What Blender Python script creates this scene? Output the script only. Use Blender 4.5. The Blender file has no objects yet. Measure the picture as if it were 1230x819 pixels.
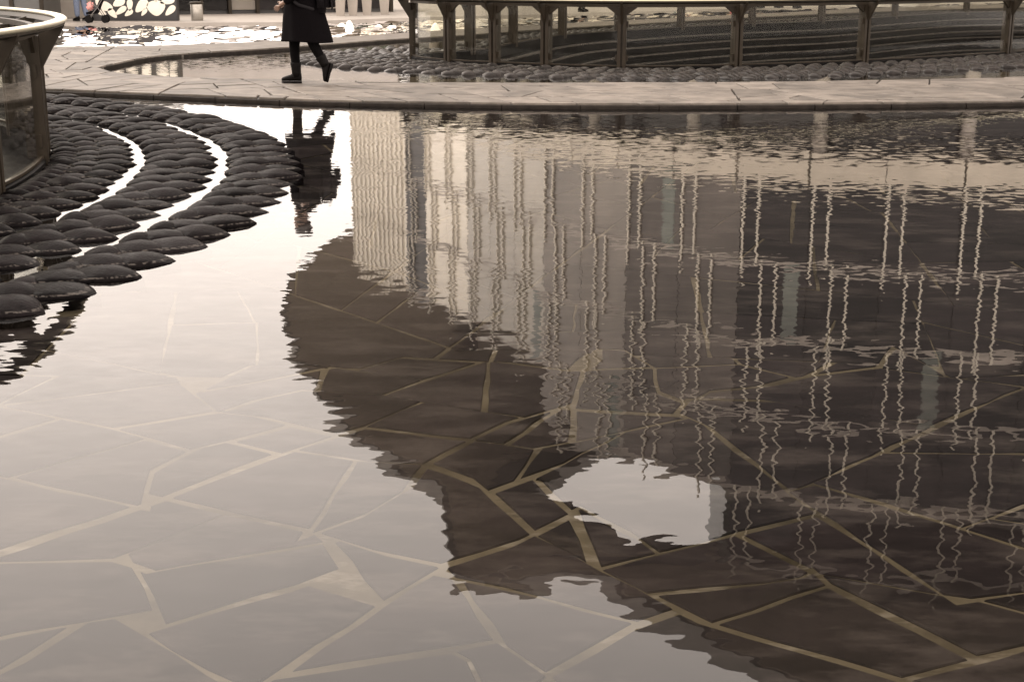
import bpy, bmesh, math, random
from mathutils import Vector, Matrix
random.seed(7)
R = math.radians
PI = math.pi
scene = bpy.context.scene
col = scene.collection

# ------------------------------------------------------------------ camera
W0, H0 = 1230.0, 819.0
FPX = 50.0 / 36.0 * W0
CAMH = 1.65
PITCH = R(14.93)
cd = bpy.data.cameras.new('camera')
cam = bpy.data.objects.new('camera', cd)
col.objects.link(cam)
cd.lens = 50.0
cd.sensor_width = 36.0
cd.clip_start = 0.05
cd.clip_end = 3000.0
cam.location = (0, 0, CAMH)
cam.rotation_euler = (PI / 2 - PITCH, 0, 0)
scene.camera = cam
scene.cycles.transparent_max_bounces = 24

# ------------------------------------------------------------------ sky, sun, exposure
SUN_EL, SUN_AZ = R(48), R(-62)          # behind the plaza, to the left
wd = bpy.data.worlds.new('World')
scene.world = wd
wd.use_nodes = True
nt = wd.node_tree
nt.nodes.clear()
sky = nt.nodes.new('ShaderNodeTexSky')
sky.sky_type = 'NISHITA'
sky.sun_disc = False
sky.sun_elevation = SUN_EL
sky.sun_rotation = SUN_AZ
bw = nt.nodes.new('ShaderNodeRGBToBW')
nt.links.new(sky.outputs[0], bw.inputs[0])
tc = nt.nodes.new('ShaderNodeTexCoord')
cn = nt.nodes.new('ShaderNodeTexNoise')
cn.inputs['Scale'].default_value = 2.2
cn.inputs['Detail'].default_value = 5
nt.links.new(tc.outputs['Generated'], cn.inputs['Vector'])
mr = nt.nodes.new('ShaderNodeMapRange')
mr.inputs['From Min'].default_value = 0.25
mr.inputs['From Max'].default_value = 0.75
mr.inputs['To Min'].default_value = 8.5
mr.inputs['To Max'].default_value = 10.4
nt.links.new(cn.outputs['Fac'], mr.inputs['Value'])
mxs = nt.nodes.new('ShaderNodeMix')          # cloud sheet over the clear sky
mxs.inputs['Factor'].default_value = 0.88
nt.links.new(bw.outputs[0], mxs.inputs['A'])
nt.links.new(mr.outputs[0], mxs.inputs['B'])
tint = nt.nodes.new('ShaderNodeVectorMath')
tint.operation = 'MULTIPLY'
tint.inputs[1].default_value = (1.0, 0.88, 0.79)
nt.links.new(mxs.outputs[0], tint.inputs[0])
bgn = nt.nodes.new('ShaderNodeBackground')
bgn.inputs['Strength'].default_value = 0.1
nt.links.new(tint.outputs[0], bgn.inputs['Color'])
wo = nt.nodes.new('ShaderNodeOutputWorld')
nt.links.new(bgn.outputs[0], wo.inputs['Surface'])

sd = bpy.data.lights.new('sun', 'SUN')
sd.energy = 0.8
sd.angle = R(25)
sd.color = (1.0, 0.93, 0.84)
sun = bpy.data.objects.new('sun', sd)
col.objects.link(sun)
sun.location = (-30, 60, 60)
sdir = Vector((math.sin(SUN_AZ) * math.cos(SUN_EL), math.cos(SUN_AZ) * math.cos(SUN_EL), math.sin(SUN_EL)))
sun.rotation_euler = sdir.to_track_quat('Z', 'Y').to_euler()

vs = scene.view_settings
vs.view_transform = 'Standard'
vs.look = 'None'
vs.gamma = 1.0
vs.use_curve_mapping = False
vs.exposure = 1.95

# ------------------------------------------------------------------ helpers
CP, SP = math.cos(PITCH), math.sin(PITCH)

def ray(x, y):
    dx = (x - W0 / 2) / FPX
    dy = -(y - H0 / 2) / FPX
    return dx, CP + dy * SP, -SP + dy * CP

def G(x, y, z=0.0):
    """photo pixel -> point on the level z (a pixel in the mirror image of height z takes -z)"""
    a, b, c = ray(x, y)
    t = (z - CAMH) / c
    return a * t, b * t

def MX(x, D):
    return (x - W0 / 2) / FPX * D / 0.985

def link(o, parent=None):
    col.objects.link(o)
    if parent is not None:
        o.parent = parent
    return o

def tag(o, label, cat, group=None):
    o['label'] = label
    o['category'] = cat
    if group:
        o['group'] = group
    return o

def empty(name, loc=(0, 0, 0), rz=0.0):
    o = bpy.data.objects.new(name, None)
    o.location = loc
    o.rotation_euler = (0, 0, rz)
    o.empty_display_size = 0.2
    return link(o)

def struct(o):
    o['kind'] = 'structure'
    return o

def obj(name, bm, mat, parent=None, smooth=False, loc=None):
    me = bpy.data.meshes.new(name)
    bmesh.ops.recalc_face_normals(bm, faces=bm.faces[:])
    bm.to_mesh(me)
    bm.free()
    for m in (mat if isinstance(mat, (list, tuple)) else [mat]):
        me.materials.append(m)
    if smooth:
        for p in me.polygons:
            p.use_smooth = True
    o = bpy.data.objects.new(name, me)
    if loc:
        o.location = loc
    return link(o, parent)

def inst(name, me, parent, mtx):
    o = bpy.data.objects.new(name, me)
    o.matrix_local = mtx
    return link(o, parent)

def box(bm, x0, x1, y0, y1, z0, z1, mtx=None, bev=0.0):
    tmp = bmesh.new() if bev else bm
    vs_ = [tmp.verts.new((x, y, z)) for z in (z0, z1) for y in (y0, y1) for x in (x0, x1)]
    fs = [(0, 2, 3, 1), (4, 5, 7, 6), (0, 1, 5, 4), (2, 6, 7, 3), (0, 4, 6, 2), (1, 3, 7, 5)]
    for f in fs:
        tmp.faces.new([vs_[i] for i in f])
    if bev:
        bmesh.ops.bevel(tmp, geom=tmp.edges[:], offset=bev, segments=2, affect='EDGES')
        me = bpy.data.meshes.new('t')
        tmp.to_mesh(me)
        tmp.free()
        n0 = len(bm.verts)
        bm.from_mesh(me)
        bm.verts.ensure_lookup_table()
        vs_ = bm.verts[n0:]
        bpy.data.meshes.remove(me)
    if mtx is not None:
        for v in vs_:
            v.co = mtx @ v.co
    return vs_

def lathe(bm, prof, n=16, c=(0, 0), mtx=None):
    rings = []
    for r, z in prof:
        rg = [bm.verts.new((c[0] + r * math.cos(2 * PI * i / n), c[1] + r * math.sin(2 * PI * i / n), z)) for i in range(n)]
        rings.append(rg)
    for a, b in zip(rings, rings[1:]):
        for i in range(n):
            bm.faces.new((a[i], a[(i + 1) % n], b[(i + 1) % n], b[i]))
    bm.faces.new(rings[0][::-1])
    bm.faces.new(rings[-1])
    if mtx is not None:
        for rg in rings:
            for v in rg:
                v.co = mtx @ v.co

def loft(bm, rings, cap=True, closed=True):
    rv = [[bm.verts.new(p) for p in rg] for rg in rings]
    n = len(rv[0])
    for a, b in zip(rv, rv[1:]):
        for i in range(n if closed else n - 1):
            bm.faces.new((a[i], a[(i + 1) % n], b[(i + 1) % n], b[i]))
    if cap:
        bm.faces.new(rv[0][::-1])
        bm.faces.new(rv[-1])
    return rv

def sweep(bm, path, section, closed=False):
    """section: list of (side, z); path: list of (x, y, nx, ny)"""
    rows = [[bm.verts.new((x + nx * s, y + ny * s, z)) for s, z in section] for x, y, nx, ny in path]
    n = len(section)
    m = len(rows)
    for i in range(m if closed else m - 1):
        a, b = rows[i], rows[(i + 1) % m]
        for k in range(n):
            bm.faces.new((a[k], a[(k + 1) % n], b[(k + 1) % n], b[k]))
    if not closed:
        bm.faces.new(rows[0])
        bm.faces.new(rows[-1][::-1])

def catmull(P, n=8, closed=False):
    out = []
    m = len(P)
    rng = range(m if closed else m - 1)
    for i in rng:
        if closed:
            p0, p1, p2, p3 = P[(i - 1) % m], P[i], P[(i + 1) % m], P[(i + 2) % m]
        else:
            p0, p1, p2, p3 = P[max(i - 1, 0)], P[i], P[i + 1], P[min(i + 2, m - 1)]
        for k in range(n):
            t = k / n
            out.append(tuple(0.5 * ((2 * p1[j]) + (-p0[j] + p2[j]) * t + (2 * p0[j] - 5 * p1[j] + 4 * p2[j] - p3[j]) * t * t
                             + (-p0[j] + 3 * p1[j] - 3 * p2[j] + p3[j]) * t ** 3) for j in range(2)))
    if not closed:
        out.append(tuple(P[-1]))
    return out

def resample(P, step, closed=False):
    pts = list(P) + ([P[0]] if closed else [])
    d = [0]
    for a, b in zip(pts, pts[1:]):
        d.append(d[-1] + math.hypot(b[0] - a[0], b[1] - a[1]))
    n = max(2, round(d[-1] / step))
    out, j = [], 0
    for i in range(n if closed else n + 1):
        s = d[-1] * i / n
        while j < len(d) - 2 and d[j + 1] < s:
            j += 1
        t = (s - d[j]) / max(1e-9, d[j + 1] - d[j])
        out.append((pts[j][0] + (pts[j + 1][0] - pts[j][0]) * t, pts[j][1] + (pts[j + 1][1] - pts[j][1]) * t))
    return out

def normals(P, closed=False):
    """right-hand normals of a polyline"""
    m = len(P)
    out = []
    for i in range(m):
        a = P[(i - 1) % m] if closed or i else P[0]
        b = P[(i + 1) % m] if closed or i < m - 1 else P[-1]
        tx, ty = b[0] - a[0], b[1] - a[1]
        l = math.hypot(tx, ty) or 1
        out.append((P[i][0], P[i][1], ty / l, -tx / l))
    return out

def area(P):
    return 0.5 * sum(P[i][0] * P[(i + 1) % len(P)][1] - P[(i + 1) % len(P)][0] * P[i][1] for i in range(len(P)))

def inside(p, P):
    x, y = p
    r = False
    j = len(P) - 1
    for i in range(len(P)):
        (xi, yi), (xj, yj) = P[i], P[j]
        if (yi > y) != (yj > y) and x < (xj - xi) * (y - yi) / (yj - yi) + xi:
            r = not r
        j = i
    return r

def sheet(name, loops, z, mat, parent=None):
    """flat polygon with holes"""
    bm = bmesh.new()
    ed = []
    for L in loops:
        v = [bm.verts.new((x, y, z)) for x, y in L]
        for i in range(len(v)):
            ed.append(bm.edges.new((v[i], v[(i + 1) % len(v)])))
    bmesh.ops.triangle_fill(bm, use_beauty=True, use_dissolve=False, edges=ed, normal=(0, 0, 1))
    o = obj(name, bm, mat, parent)
    if o.data.polygons and o.data.polygons[0].normal.z < 0:
        o.data.flip_normals()
    return o

def slab(name, loops, z0, z1, mat, parent=None):
    """solid plate with holes"""
    bm = bmesh.new()
    ed = []
    for L in loops:
        v = [bm.verts.new((x, y, z1)) for x, y in L]
        for i in range(len(v)):
            ed.append(bm.edges.new((v[i], v[(i + 1) % len(v)])))
    bmesh.ops.triangle_fill(bm, use_beauty=True, use_dissolve=False, edges=ed, normal=(0, 0, 1))
    g = bmesh.ops.extrude_face_region(bm, geom=bm.faces[:] + bm.edges[:] + bm.verts[:])
    for v in [e for e in g['geom'] if isinstance(e, bmesh.types.BMVert)]:
        v.co.z = z0
    return obj(name, bm, mat, parent)

# ---- planar arrangement: joint lines -> stones
def arrange(segs, keep=None):
    """segs: list of ((x,y),(x,y),cls). Returns the bounded faces (CCW)."""
    n = len(segs)
    cuts = [[0.0, 1.0] for _ in segs]
    bb = [(min(a[0], b[0]) - .001, max(a[0], b[0]) + .001, min(a[1], b[1]) - .001, max(a[1], b[1]) + .001) for a, b, _ in segs]
    for i in range(n):
        (ax, ay), (bx, by), _ = segs[i]
        dx, dy = bx - ax, by - ay
        Bi = bb[i]
        for j in range(i + 1, n):
            Bj = bb[j]
            if Bi[0] > Bj[1] or Bj[0] > Bi[1] or Bi[2] > Bj[3] or Bj[2] > Bi[3]:
                continue
            (cx, cy), (ex, ey), _ = segs[j]
            fx, fy = ex - cx, ey - cy
            den = dx * fy - dy * fx
            if abs(den) < 1e-9:
                continue
            t = ((cx - ax) * fy - (cy - ay) * fx) / den
            u = ((cx - ax) * dy - (cy - ay) * dx) / den
            if -1e-6 <= t <= 1 + 1e-6 and -1e-6 <= u <= 1 + 1e-6:
                cuts[i].append(min(max(t, 0), 1))
                cuts[j].append(min(max(u, 0), 1))
    vid, V = {}, []

    def vert(p):
        k = (round(p[0] / .01), round(p[1] / .01))
        for a in (-1, 0, 1):
            for b in (-1, 0, 1):
                q = vid.get((k[0] + a, k[1] + b))
                if q is not None and math.hypot(V[q][0] - p[0], V[q][1] - p[1]) < .012:
                    return q
        vid[k] = len(V)
        V.append(p)
        return len(V) - 1
    E = set()
    for (a, b, c), ts in zip(segs, cuts):
        ts = sorted(ts)
        pts = [(a[0] + (b[0] - a[0]) * t, a[1] + (b[1] - a[1]) * t) for t in ts]
        for p, q in zip(pts, pts[1:]):
            if math.hypot(p[0] - q[0], p[1] - q[1]) < 1e-5:
                continue
            if keep and not keep(((p[0] + q[0]) / 2, (p[1] + q[1]) / 2), c):
                continue
            i, j = vert(p), vert(q)
            if i != j:
                E.add((min(i, j), max(i, j)))
    adj = {}
    for i, j in E:
        adj.setdefault(i, set()).add(j)
        adj.setdefault(j, set()).add(i)
    st = [v for v in adj if len(adj[v]) == 1]
    while st:
        v = st.pop()
        if len(adj[v]) != 1:
            continue
        w = adj[v].pop()
        adj[w].discard(v)
        if len(adj[w]) == 1:
            st.append(w)
    order = {v: sorted(adj[v], key=lambda w: math.atan2(V[w][1] - V[v][1], V[w][0] - V[v][0])) for v in adj if adj[v]}
    seen, faces = set(), []
    for v in order:
        for w in order[v]:
            if (v, w) in seen:
                continue
            f, a, b = [], v, w
            while (a, b) not in seen:
                seen.add((a, b))
                f.append(a)
                L = order[b]
                a, b = b, L[(L.index(a) - 1) % len(L)]
            P = [V[i] for i in f]
            if area(P) > 0.004:
                faces.append(P)
    return faces

def clean(P, tol=0.03):
    P = list(P)
    ch = True
    while ch and len(P) > 3:
        ch = False
        for i in range(len(P)):
            a, b, c = P[i - 1], P[i], P[(i + 1) % len(P)]
            l = math.hypot(c[0] - a[0], c[1] - a[1]) or 1e-9
            d = abs((c[0] - a[0]) * (b[1] - a[1]) - (c[1] - a[1]) * (b[0] - a[0])) / l
            if d < tol * .35 or math.hypot(b[0] - a[0], b[1] - a[1]) < .02:
                P.pop(i)
                ch = True
                break
    return P

def inset(P, w):
    n = len(P)
    out = []
    for i in range(n):
        a, b, c = P[i - 1], P[i], P[(i + 1) % n]
        d1 = (b[0] - a[0], b[1] - a[1])
        d2 = (c[0] - b[0], c[1] - b[1])
        l1, l2 = math.hypot(*d1) or 1e-9, math.hypot(*d2) or 1e-9
        n1 = (-d1[1] / l1, d1[0] / l1)
        n2 = (-d2[1] / l2, d2[0] / l2)
        bx, by = n1[0] + n2[0], n1[1] + n2[1]
        den = 1 + n1[0] * n2[0] + n1[1] * n2[1]
        k = min(w / max(den, .05), 6 * w)
        out.append((b[0] + bx * k, b[1] + by * k))
    return out

def inset_uneven(P, lo, hi, rnd):
    n = len(P)
    lines = []
    for i in range(n):
        a, b = P[i], P[(i + 1) % n]
        l = math.hypot(b[0] - a[0], b[1] - a[1]) or 1e-9
        d = ((b[0] - a[0]) / l, (b[1] - a[1]) / l)
        w = lo + (hi - lo) * rnd.random() ** 2
        t = rnd.uniform(-.012, .012)
        q = (a[0] - d[1] * w, a[1] + d[0] * w)
        lines.append((q, (d[0] - d[1] * t, d[1] + d[0] * t)))
    out = []
    for i in range(n):
        (p, d), (q, e) = lines[i - 1], lines[i]
        den = d[0] * e[1] - d[1] * e[0]
        if abs(den) < .06:
            out.append(q)
            continue
        t = ((q[0] - p[0]) * e[1] - (q[1] - p[1]) * e[0]) / den
        X = (p[0] + d[0] * t, p[1] + d[1] * t)
        out.append(X if math.hypot(X[0] - P[i][0], X[1] - P[i][1]) < .25 else q)
    return out

def rough_edges(P, rnd, step=.22, amp=.006):
    out = []
    n = len(P)
    for i in range(n):
        a, b = P[i], P[(i + 1) % n]
        l = math.hypot(b[0] - a[0], b[1] - a[1])
        m = max(1, min(7, int(l / step)))
        nx, ny = -(b[1] - a[1]) / (l or 1), (b[0] - a[0]) / (l or 1)
        for k in range(m):
            t = k / m
            d = rnd.uniform(-amp, amp) if k else 0
            out.append((a[0] + (b[0] - a[0]) * t + nx * d, a[1] + (b[1] - a[1]) * t + ny * d))
    return out

def split_lines(poly, amin, rnd, out, cls, depth=0):
    """recursive crazy-paving cuts of a convex polygon; appends the cut lines"""
    A = abs(area(poly))
    if A < amin * rnd.uniform(.8, 2.4) or depth > 14:
        return
    n = len(poly)
    L = [math.hypot(poly[(i + 1) % n][0] - poly[i][0], poly[(i + 1) % n][1] - poly[i][1]) for i in range(n)]
    i = max(range(n), key=lambda k: L[k] * rnd.uniform(.75, 1.1))
    rest = [k for k in range(n) if k != i]
    j = max(rest, key=lambda k: L[k] * rnd.uniform(.4, 1.2) * (.35 if (abs(k - i) in (1, n - 1) and n > 3) else 1))
    t, u = rnd.uniform(.3, .7), rnd.uniform(.25, .75)
    p = tuple(poly[i][q] + (poly[(i + 1) % n][q] - poly[i][q]) * t for q in (0, 1))
    r = tuple(poly[j][q] + (poly[(j + 1) % n][q] - poly[j][q]) * u for q in (0, 1))
    out.append((p, r, cls))
    A1, k = [p], (i + 1) % n
    while True:
        A1.append(poly[k])
        if k == j:
            break
        k = (k + 1) % n
    A1.append(r)
    A2, k = [r], (j + 1) % n
    while True:
        A2.append(poly[k])
        if k == i:
            break
        k = (k + 1) % n
    A2.append(p)
    split_lines(A1, amin, rnd, out, cls, depth + 1)
    split_lines(A2, amin, rnd, out, cls, depth + 1)

def stone_piece(name, P, z0, z1, mat, parent, rnd, chamfer=.006):
    Q = inset(P, chamfer)
    if area(Q) < .6 * area(P):
        Q = P
    tx, ty = rnd.uniform(-.0015, .0015), rnd.uniform(-.0015, .0015)
    cx = sum(p[0] for p in P) / len(P)
    cy = sum(p[1] for p in P) / len(P)
    bm = bmesh.new()
    n = len(P)
    top = [bm.verts.new((q[0] - cx, q[1] - cy, z1 + tx * (q[0] - cx) + ty * (q[1] - cy))) for q in Q]
    mid = [bm.verts.new((q[0] - cx, q[1] - cy, z1 - chamfer + tx * (q[0] - cx) + ty * (q[1] - cy))) for q in P]
    bot = [bm.verts.new((q[0] - cx, q[1] - cy, z0)) for q in P]
    bm.faces.new(top)
    for i in range(n):
        k = (i + 1) % n
        bm.faces.new((mid[i], mid[k], top[k], top[i]))
        bm.faces.new((bot[i], bot[k], mid[k], mid[i]))
    return obj(name, bm, mat, parent, loc=(cx, cy, 0))

# ------------------------------------------------------------------ materials
MATS = {}

def mat(name, c, rough=.6, metal=0.0, var=.25, scale=6.0, bump=0.0, bscale=40.0, spec=.5, c2=None, detail=6, stretch=(1, 1, 1), rvar=0.0, obj_rand=0.0, coat=0.0, coat_ior=1.5, stain=None, glint_line=None):
    if name in MATS:
        return MATS[name]
    m = bpy.data.materials.new(name)
    m.use_nodes = True
    t = m.node_tree
    b = t.nodes['Principled BSDF']
    b.inputs['Roughness'].default_value = rough
    b.inputs['Metallic'].default_value = metal
    b.inputs['Specular IOR Level'].default_value = spec
    b.inputs['Coat Weight'].default_value = coat
    b.inputs['Coat Roughness'].default_value = .15
    b.inputs['Coat IOR'].default_value = coat_ior
    geo = t.nodes.new('ShaderNodeNewGeometry')
    mp = t.nodes.new('ShaderNodeMapping')
    mp.inputs['Scale'].default_value = stretch
    t.links.new(geo.outputs['Position'], mp.inputs['Vector'])
    nz = t.nodes.new('ShaderNodeTexNoise')
    nz.inputs['Scale'].default_value = scale
    nz.inputs['Detail'].default_value = detail
    nz.inputs['Roughness'].default_value = .62
    t.links.new(mp.outputs[0], nz.inputs['Vector'])
    cr = t.nodes.new('ShaderNodeValToRGB')
    lo = tuple(v * (1 - var) for v in c)
    hi = c2 if c2 else tuple(min(1, v * (1 + var)) for v in c)
    cr.color_ramp.elements[0].position = .3
    cr.color_ramp.elements[0].color = (*lo, 1)
    cr.color_ramp.elements[1].position = .7
    cr.color_ramp.elements[1].color = (*hi, 1)
    t.links.new(nz.outputs['Fac'], cr.inputs['Fac'])
    src = cr.outputs['Color']
    if obj_rand:
        oi = t.nodes.new('ShaderNodeObjectInfo')
        mrn = t.nodes.new('ShaderNodeMapRange')
        mrn.inputs['To Min'].default_value = 1 - obj_rand
        mrn.inputs['To Max'].default_value = 1 + obj_rand
        t.links.new(oi.outputs['Random'], mrn.inputs['Value'])
        vm = t.nodes.new('ShaderNodeVectorMath')
        vm.operation = 'SCALE'
        t.links.new(src, vm.inputs[0])
        t.links.new(mrn.outputs[0], vm.inputs['Scale'])
        src = vm.outputs[0]
    def overlay(mask, colr):
        nonlocal src
        mxn = t.nodes.new('ShaderNodeMix')
        mxn.data_type = 'RGBA'
        t.links.new(mask, mxn.inputs[0])
        t.links.new(src, mxn.inputs[6])
        mxn.inputs[7].default_value = (*colr, 1)
        src = mxn.outputs[2]
    if stain:                                  # (colour, scale, threshold, strength): silt and lime blooms
        scol, ssc, th, stg = stain
        mp3 = t.nodes.new('ShaderNodeMapping')
        mp3.inputs['Location'].default_value = (13.7, 4.1, 0)
        mp3.inputs['Rotation'].default_value = (0, 0, .6)
        mp3.inputs['Scale'].default_value = (1, 2.4, 1)
        t.links.new(geo.outputs['Position'], mp3.inputs['Vector'])
        n3 = t.nodes.new('ShaderNodeTexNoise')
        n3.inputs['Scale'].default_value = ssc
        n3.inputs['Detail'].default_value = 10
        n3.inputs['Roughness'].default_value = .68
        t.links.new(mp3.outputs[0], n3.inputs['Vector'])
        m3 = t.nodes.new('ShaderNodeMapRange')
        m3.inputs['From Min'].default_value = th
        m3.inputs['From Max'].default_value = th + .2
        m3.inputs['To Max'].default_value = stg
        t.links.new(n3.outputs['Fac'], m3.inputs['Value'])
        overlay(m3.outputs[0], scol)
    if glint_line:                              # pale broken line: glint at the water's edge put into the stone colour
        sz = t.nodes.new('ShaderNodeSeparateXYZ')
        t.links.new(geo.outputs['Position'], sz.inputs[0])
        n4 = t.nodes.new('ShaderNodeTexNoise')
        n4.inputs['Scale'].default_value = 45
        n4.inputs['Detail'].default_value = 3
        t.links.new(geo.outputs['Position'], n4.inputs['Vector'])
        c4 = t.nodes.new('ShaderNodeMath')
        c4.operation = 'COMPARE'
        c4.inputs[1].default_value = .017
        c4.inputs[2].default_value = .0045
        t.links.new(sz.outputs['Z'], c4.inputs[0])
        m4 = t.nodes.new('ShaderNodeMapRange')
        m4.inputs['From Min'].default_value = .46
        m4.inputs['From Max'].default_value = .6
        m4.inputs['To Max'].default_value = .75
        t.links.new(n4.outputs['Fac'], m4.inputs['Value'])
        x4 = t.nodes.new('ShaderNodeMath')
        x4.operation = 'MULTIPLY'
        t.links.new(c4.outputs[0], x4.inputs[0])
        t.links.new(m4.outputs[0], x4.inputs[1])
        overlay(x4.outputs[0], glint_line)
    t.links.new(src, b.inputs['Base Color'])
    if rvar:
        mr2 = t.nodes.new('ShaderNodeMapRange')
        mr2.inputs['From Min'].default_value = .3
        mr2.inputs['From Max'].default_value = .7
        mr2.inputs['To Min'].default_value = max(.02, rough - rvar)
        mr2.inputs['To Max'].default_value = min(1, rough + rvar)
        t.links.new(nz.outputs['Fac'], mr2.inputs['Value'])
        t.links.new(mr2.outputs[0], b.inputs['Roughness'])
    if bump:
        n2 = t.nodes.new('ShaderNodeTexNoise')
        n2.inputs['Scale'].default_value = bscale
        n2.inputs['Detail'].default_value = 5
        t.links.new(mp.outputs[0], n2.inputs['Vector'])
        bp = t.nodes.new('ShaderNodeBump')
        bp.inputs['Strength'].default_value = 1
        bp.inputs['Distance'].default_value = bump
        t.links.new(n2.outputs['Fac'], bp.inputs['Height'])
        t.links.new(bp.outputs[0], b.inputs['Normal'])
    MATS[name] = m
    return m

def water_mat(name, slope, scale, tint_c, streak=0.0, rough=0.0):
    """water film: Fresnel mirror over a clear, faintly tinted body; ripples tilt the normal by world position"""
    m = bpy.data.materials.new(name)
    m.use_nodes = True
    t = m.node_tree
    t.nodes.clear()
    N = t.nodes.new
    geo = N('ShaderNodeNewGeometry')

    def noise(sc, det, off, st=(1, 1, 1)):
        mp = N('ShaderNodeMapping')
        mp.inputs['Location'].default_value = off
        mp.inputs['Scale'].default_value = st
        t.links.new(geo.outputs['Position'], mp.inputs['Vector'])
        n = N('ShaderNodeTexNoise')
        n.inputs['Scale'].default_value = sc
        n.inputs['Detail'].default_value = det
        n.inputs['Roughness'].default_value = .45
        t.links.new(mp.outputs[0], n.inputs['Vector'])
        return n

    def vmath(op, a, b=None, s=None):
        v = N('ShaderNodeVectorMath')
        v.operation = op
        for k, q in enumerate((a, b)):
            if q is None:
                continue
            if hasattr(q, 'links'):
                t.links.new(q, v.inputs[k])
            else:
                v.inputs[k].default_value = q
        if s is not None:
            if hasattr(s, 'links'):
                t.links.new(s, v.inputs['Scale'])
            else:
                v.inputs['Scale'].default_value = s
        return v.outputs[0]
    n1 = noise(scale, 1.5, (0, 0, 0), (.55, 1, 1))
    n2 = noise(scale * .22, 1.0, (31, 7, 0))
    s1 = vmath('SCALE', vmath('SUBTRACT', n1.outputs['Color'], (.5, .5, .5)), None, slope * 8)
    s2 = vmath('SCALE', vmath('SUBTRACT', n2.outputs['Color'], (.5, .5, .5)), None, slope * 2.2)
    tot = vmath('ADD', s1, s2)
    if streak:
        n3 = noise(.16, 2.0, (3.3, 5.2, 0), (.55, 2.2, 1))
        mr3 = N('ShaderNodeMapRange')
        mr3.inputs['From Min'].default_value = .4
        mr3.inputs['From Max'].default_value = .62
        mr3.inputs['To Min'].default_value = 0.45
        mr3.inputs['To Max'].default_value = streak
        t.links.new(n3.outputs['Fac'], mr3.inputs['Value'])
        # ruffled strip in the lee of the path
        sx = N('ShaderNodeSeparateXYZ')
        t.links.new(geo.outputs['Position'], sx.inputs[0])
        far = N('ShaderNodeMapRange')
        far.interpolation_type = 'SMOOTHSTEP'
        far.inputs['From Min'].default_value = 9.0
        far.inputs['From Max'].default_value = 14.0
        far.inputs['To Min'].default_value = 1.0
        far.inputs['To Max'].default_value = 1.15
        t.links.new(sx.outputs['Y'], far.inputs['Value'])
        mu = N('ShaderNodeMath')
        mu.operation = 'MULTIPLY'
        t.links.new(mr3.outputs[0], mu.inputs[0])
        t.links.new(far.outputs[0], mu.inputs[1])
        tot = vmath('SCALE', tot, None, mu.outputs[0])
    flat = vmath('MULTIPLY', tot, (1, 1, 0))
    nrm = vmath('NORMALIZE', vmath('ADD', flat, (0, 0, 1)))
    fr = N('ShaderNodeFresnel')
    fr.inputs['IOR'].default_value = 1.333
    t.links.new(nrm, fr.inputs['Normal'])
    gl = N('ShaderNodeBsdfGlossy')
    gl.inputs['Roughness'].default_value = rough
    gl.inputs['Color'].default_value = (1, 1, 1, 1)
    t.links.new(nrm, gl.inputs['Normal'])
    tr = N('ShaderNodeBsdfTransparent')
    tr.inputs['Color'].default_value = (*tint_c, 1)
    mx = N('ShaderNodeMixShader')
    t.links.new(fr.outputs[0], mx.inputs[0])
    t.links.new(tr.outputs[0], mx.inputs[1])
    t.links.new(gl.outputs[0], mx.inputs[2])
    out = N('ShaderNodeOutputMaterial')
    t.links.new(mx.outputs[0], out.inputs['Surface'])
    return m

def glass_mat(name, tint_c, ior=1.5, haze=0.06):
    m = bpy.data.materials.new(name)
    m.use_nodes = True
    t = m.node_tree
    t.nodes.clear()
    N = t.nodes.new
    g2 = N('ShaderNodeNewGeometry')            # Schlick reflectance, the same from both faces of the pane
    dt_ = N('ShaderNodeVectorMath')
    dt_.operation = 'DOT_PRODUCT'
    t.links.new(g2.outputs['Incoming'], dt_.inputs[0])
    t.links.new(g2.outputs['Normal'], dt_.inputs[1])

    def mth(op, a, b):
        q = N('ShaderNodeMath')
        q.operation = op
        for k, w in enumerate((a, b)):
            if w is None:
                continue
            if hasattr(w, 'links'):
                t.links.new(w, q.inputs[k])
            else:
                q.inputs[k].default_value = w
        return q.outputs[0]
    f0 = ((ior - 1) / (ior + 1)) ** 2
    om = mth('SUBTRACT', 1.0, mth('ABSOLUTE', dt_.outputs['Value'], None))
    fr = mth('ADD', mth('MULTIPLY', mth('POWER', om, 5.0), 1 - f0), f0)
    gl = N('ShaderNodeBsdfGlossy')
    gl.inputs['Roughness'].default_value = .02
    tr = N('ShaderNodeBsdfTransparent')
    tr.inputs['Color'].default_value = (*tint_c, 1)
    df = N('ShaderNodeBsdfDiffuse')            # dust and dried drops on the pane
    df.inputs['Color'].default_value = (.45, .42, .37, 1)
    geo = N('ShaderNodeNewGeometry')
    nz = N('ShaderNodeTexNoise')
    nz.inputs['Scale'].default_value = 5
    nz.inputs['Detail'].default_value = 6
    t.links.new(geo.outputs['Position'], nz.inputs['Vector'])
    mr_ = N('ShaderNodeMapRange')
    mr_.inputs['From Min'].default_value = .4
    mr_.inputs['From Max'].default_value = .75
    mr_.inputs['To Min'].default_value = haze * .3
    mr_.inputs['To Max'].default_value = haze * 2
    t.links.new(nz.outputs['Fac'], mr_.inputs['Value'])
    m1 = N('ShaderNodeMixShader')
    t.links.new(mr_.outputs[0], m1.inputs[0])
    t.links.new(tr.outputs[0], m1.inputs[1])
    t.links.new(df.outputs[0], m1.inputs[2])
    m2 = N('ShaderNodeMixShader')
    t.links.new(fr, m2.inputs[0])
    t.links.new(m1.outputs[0], m2.inputs[1])
    t.links.new(gl.outputs[0], m2.inputs[2])
    o = N('ShaderNodeOutputMaterial')
    t.links.new(m2.outputs[0], o.inputs['Surface'])
    return m

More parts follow.
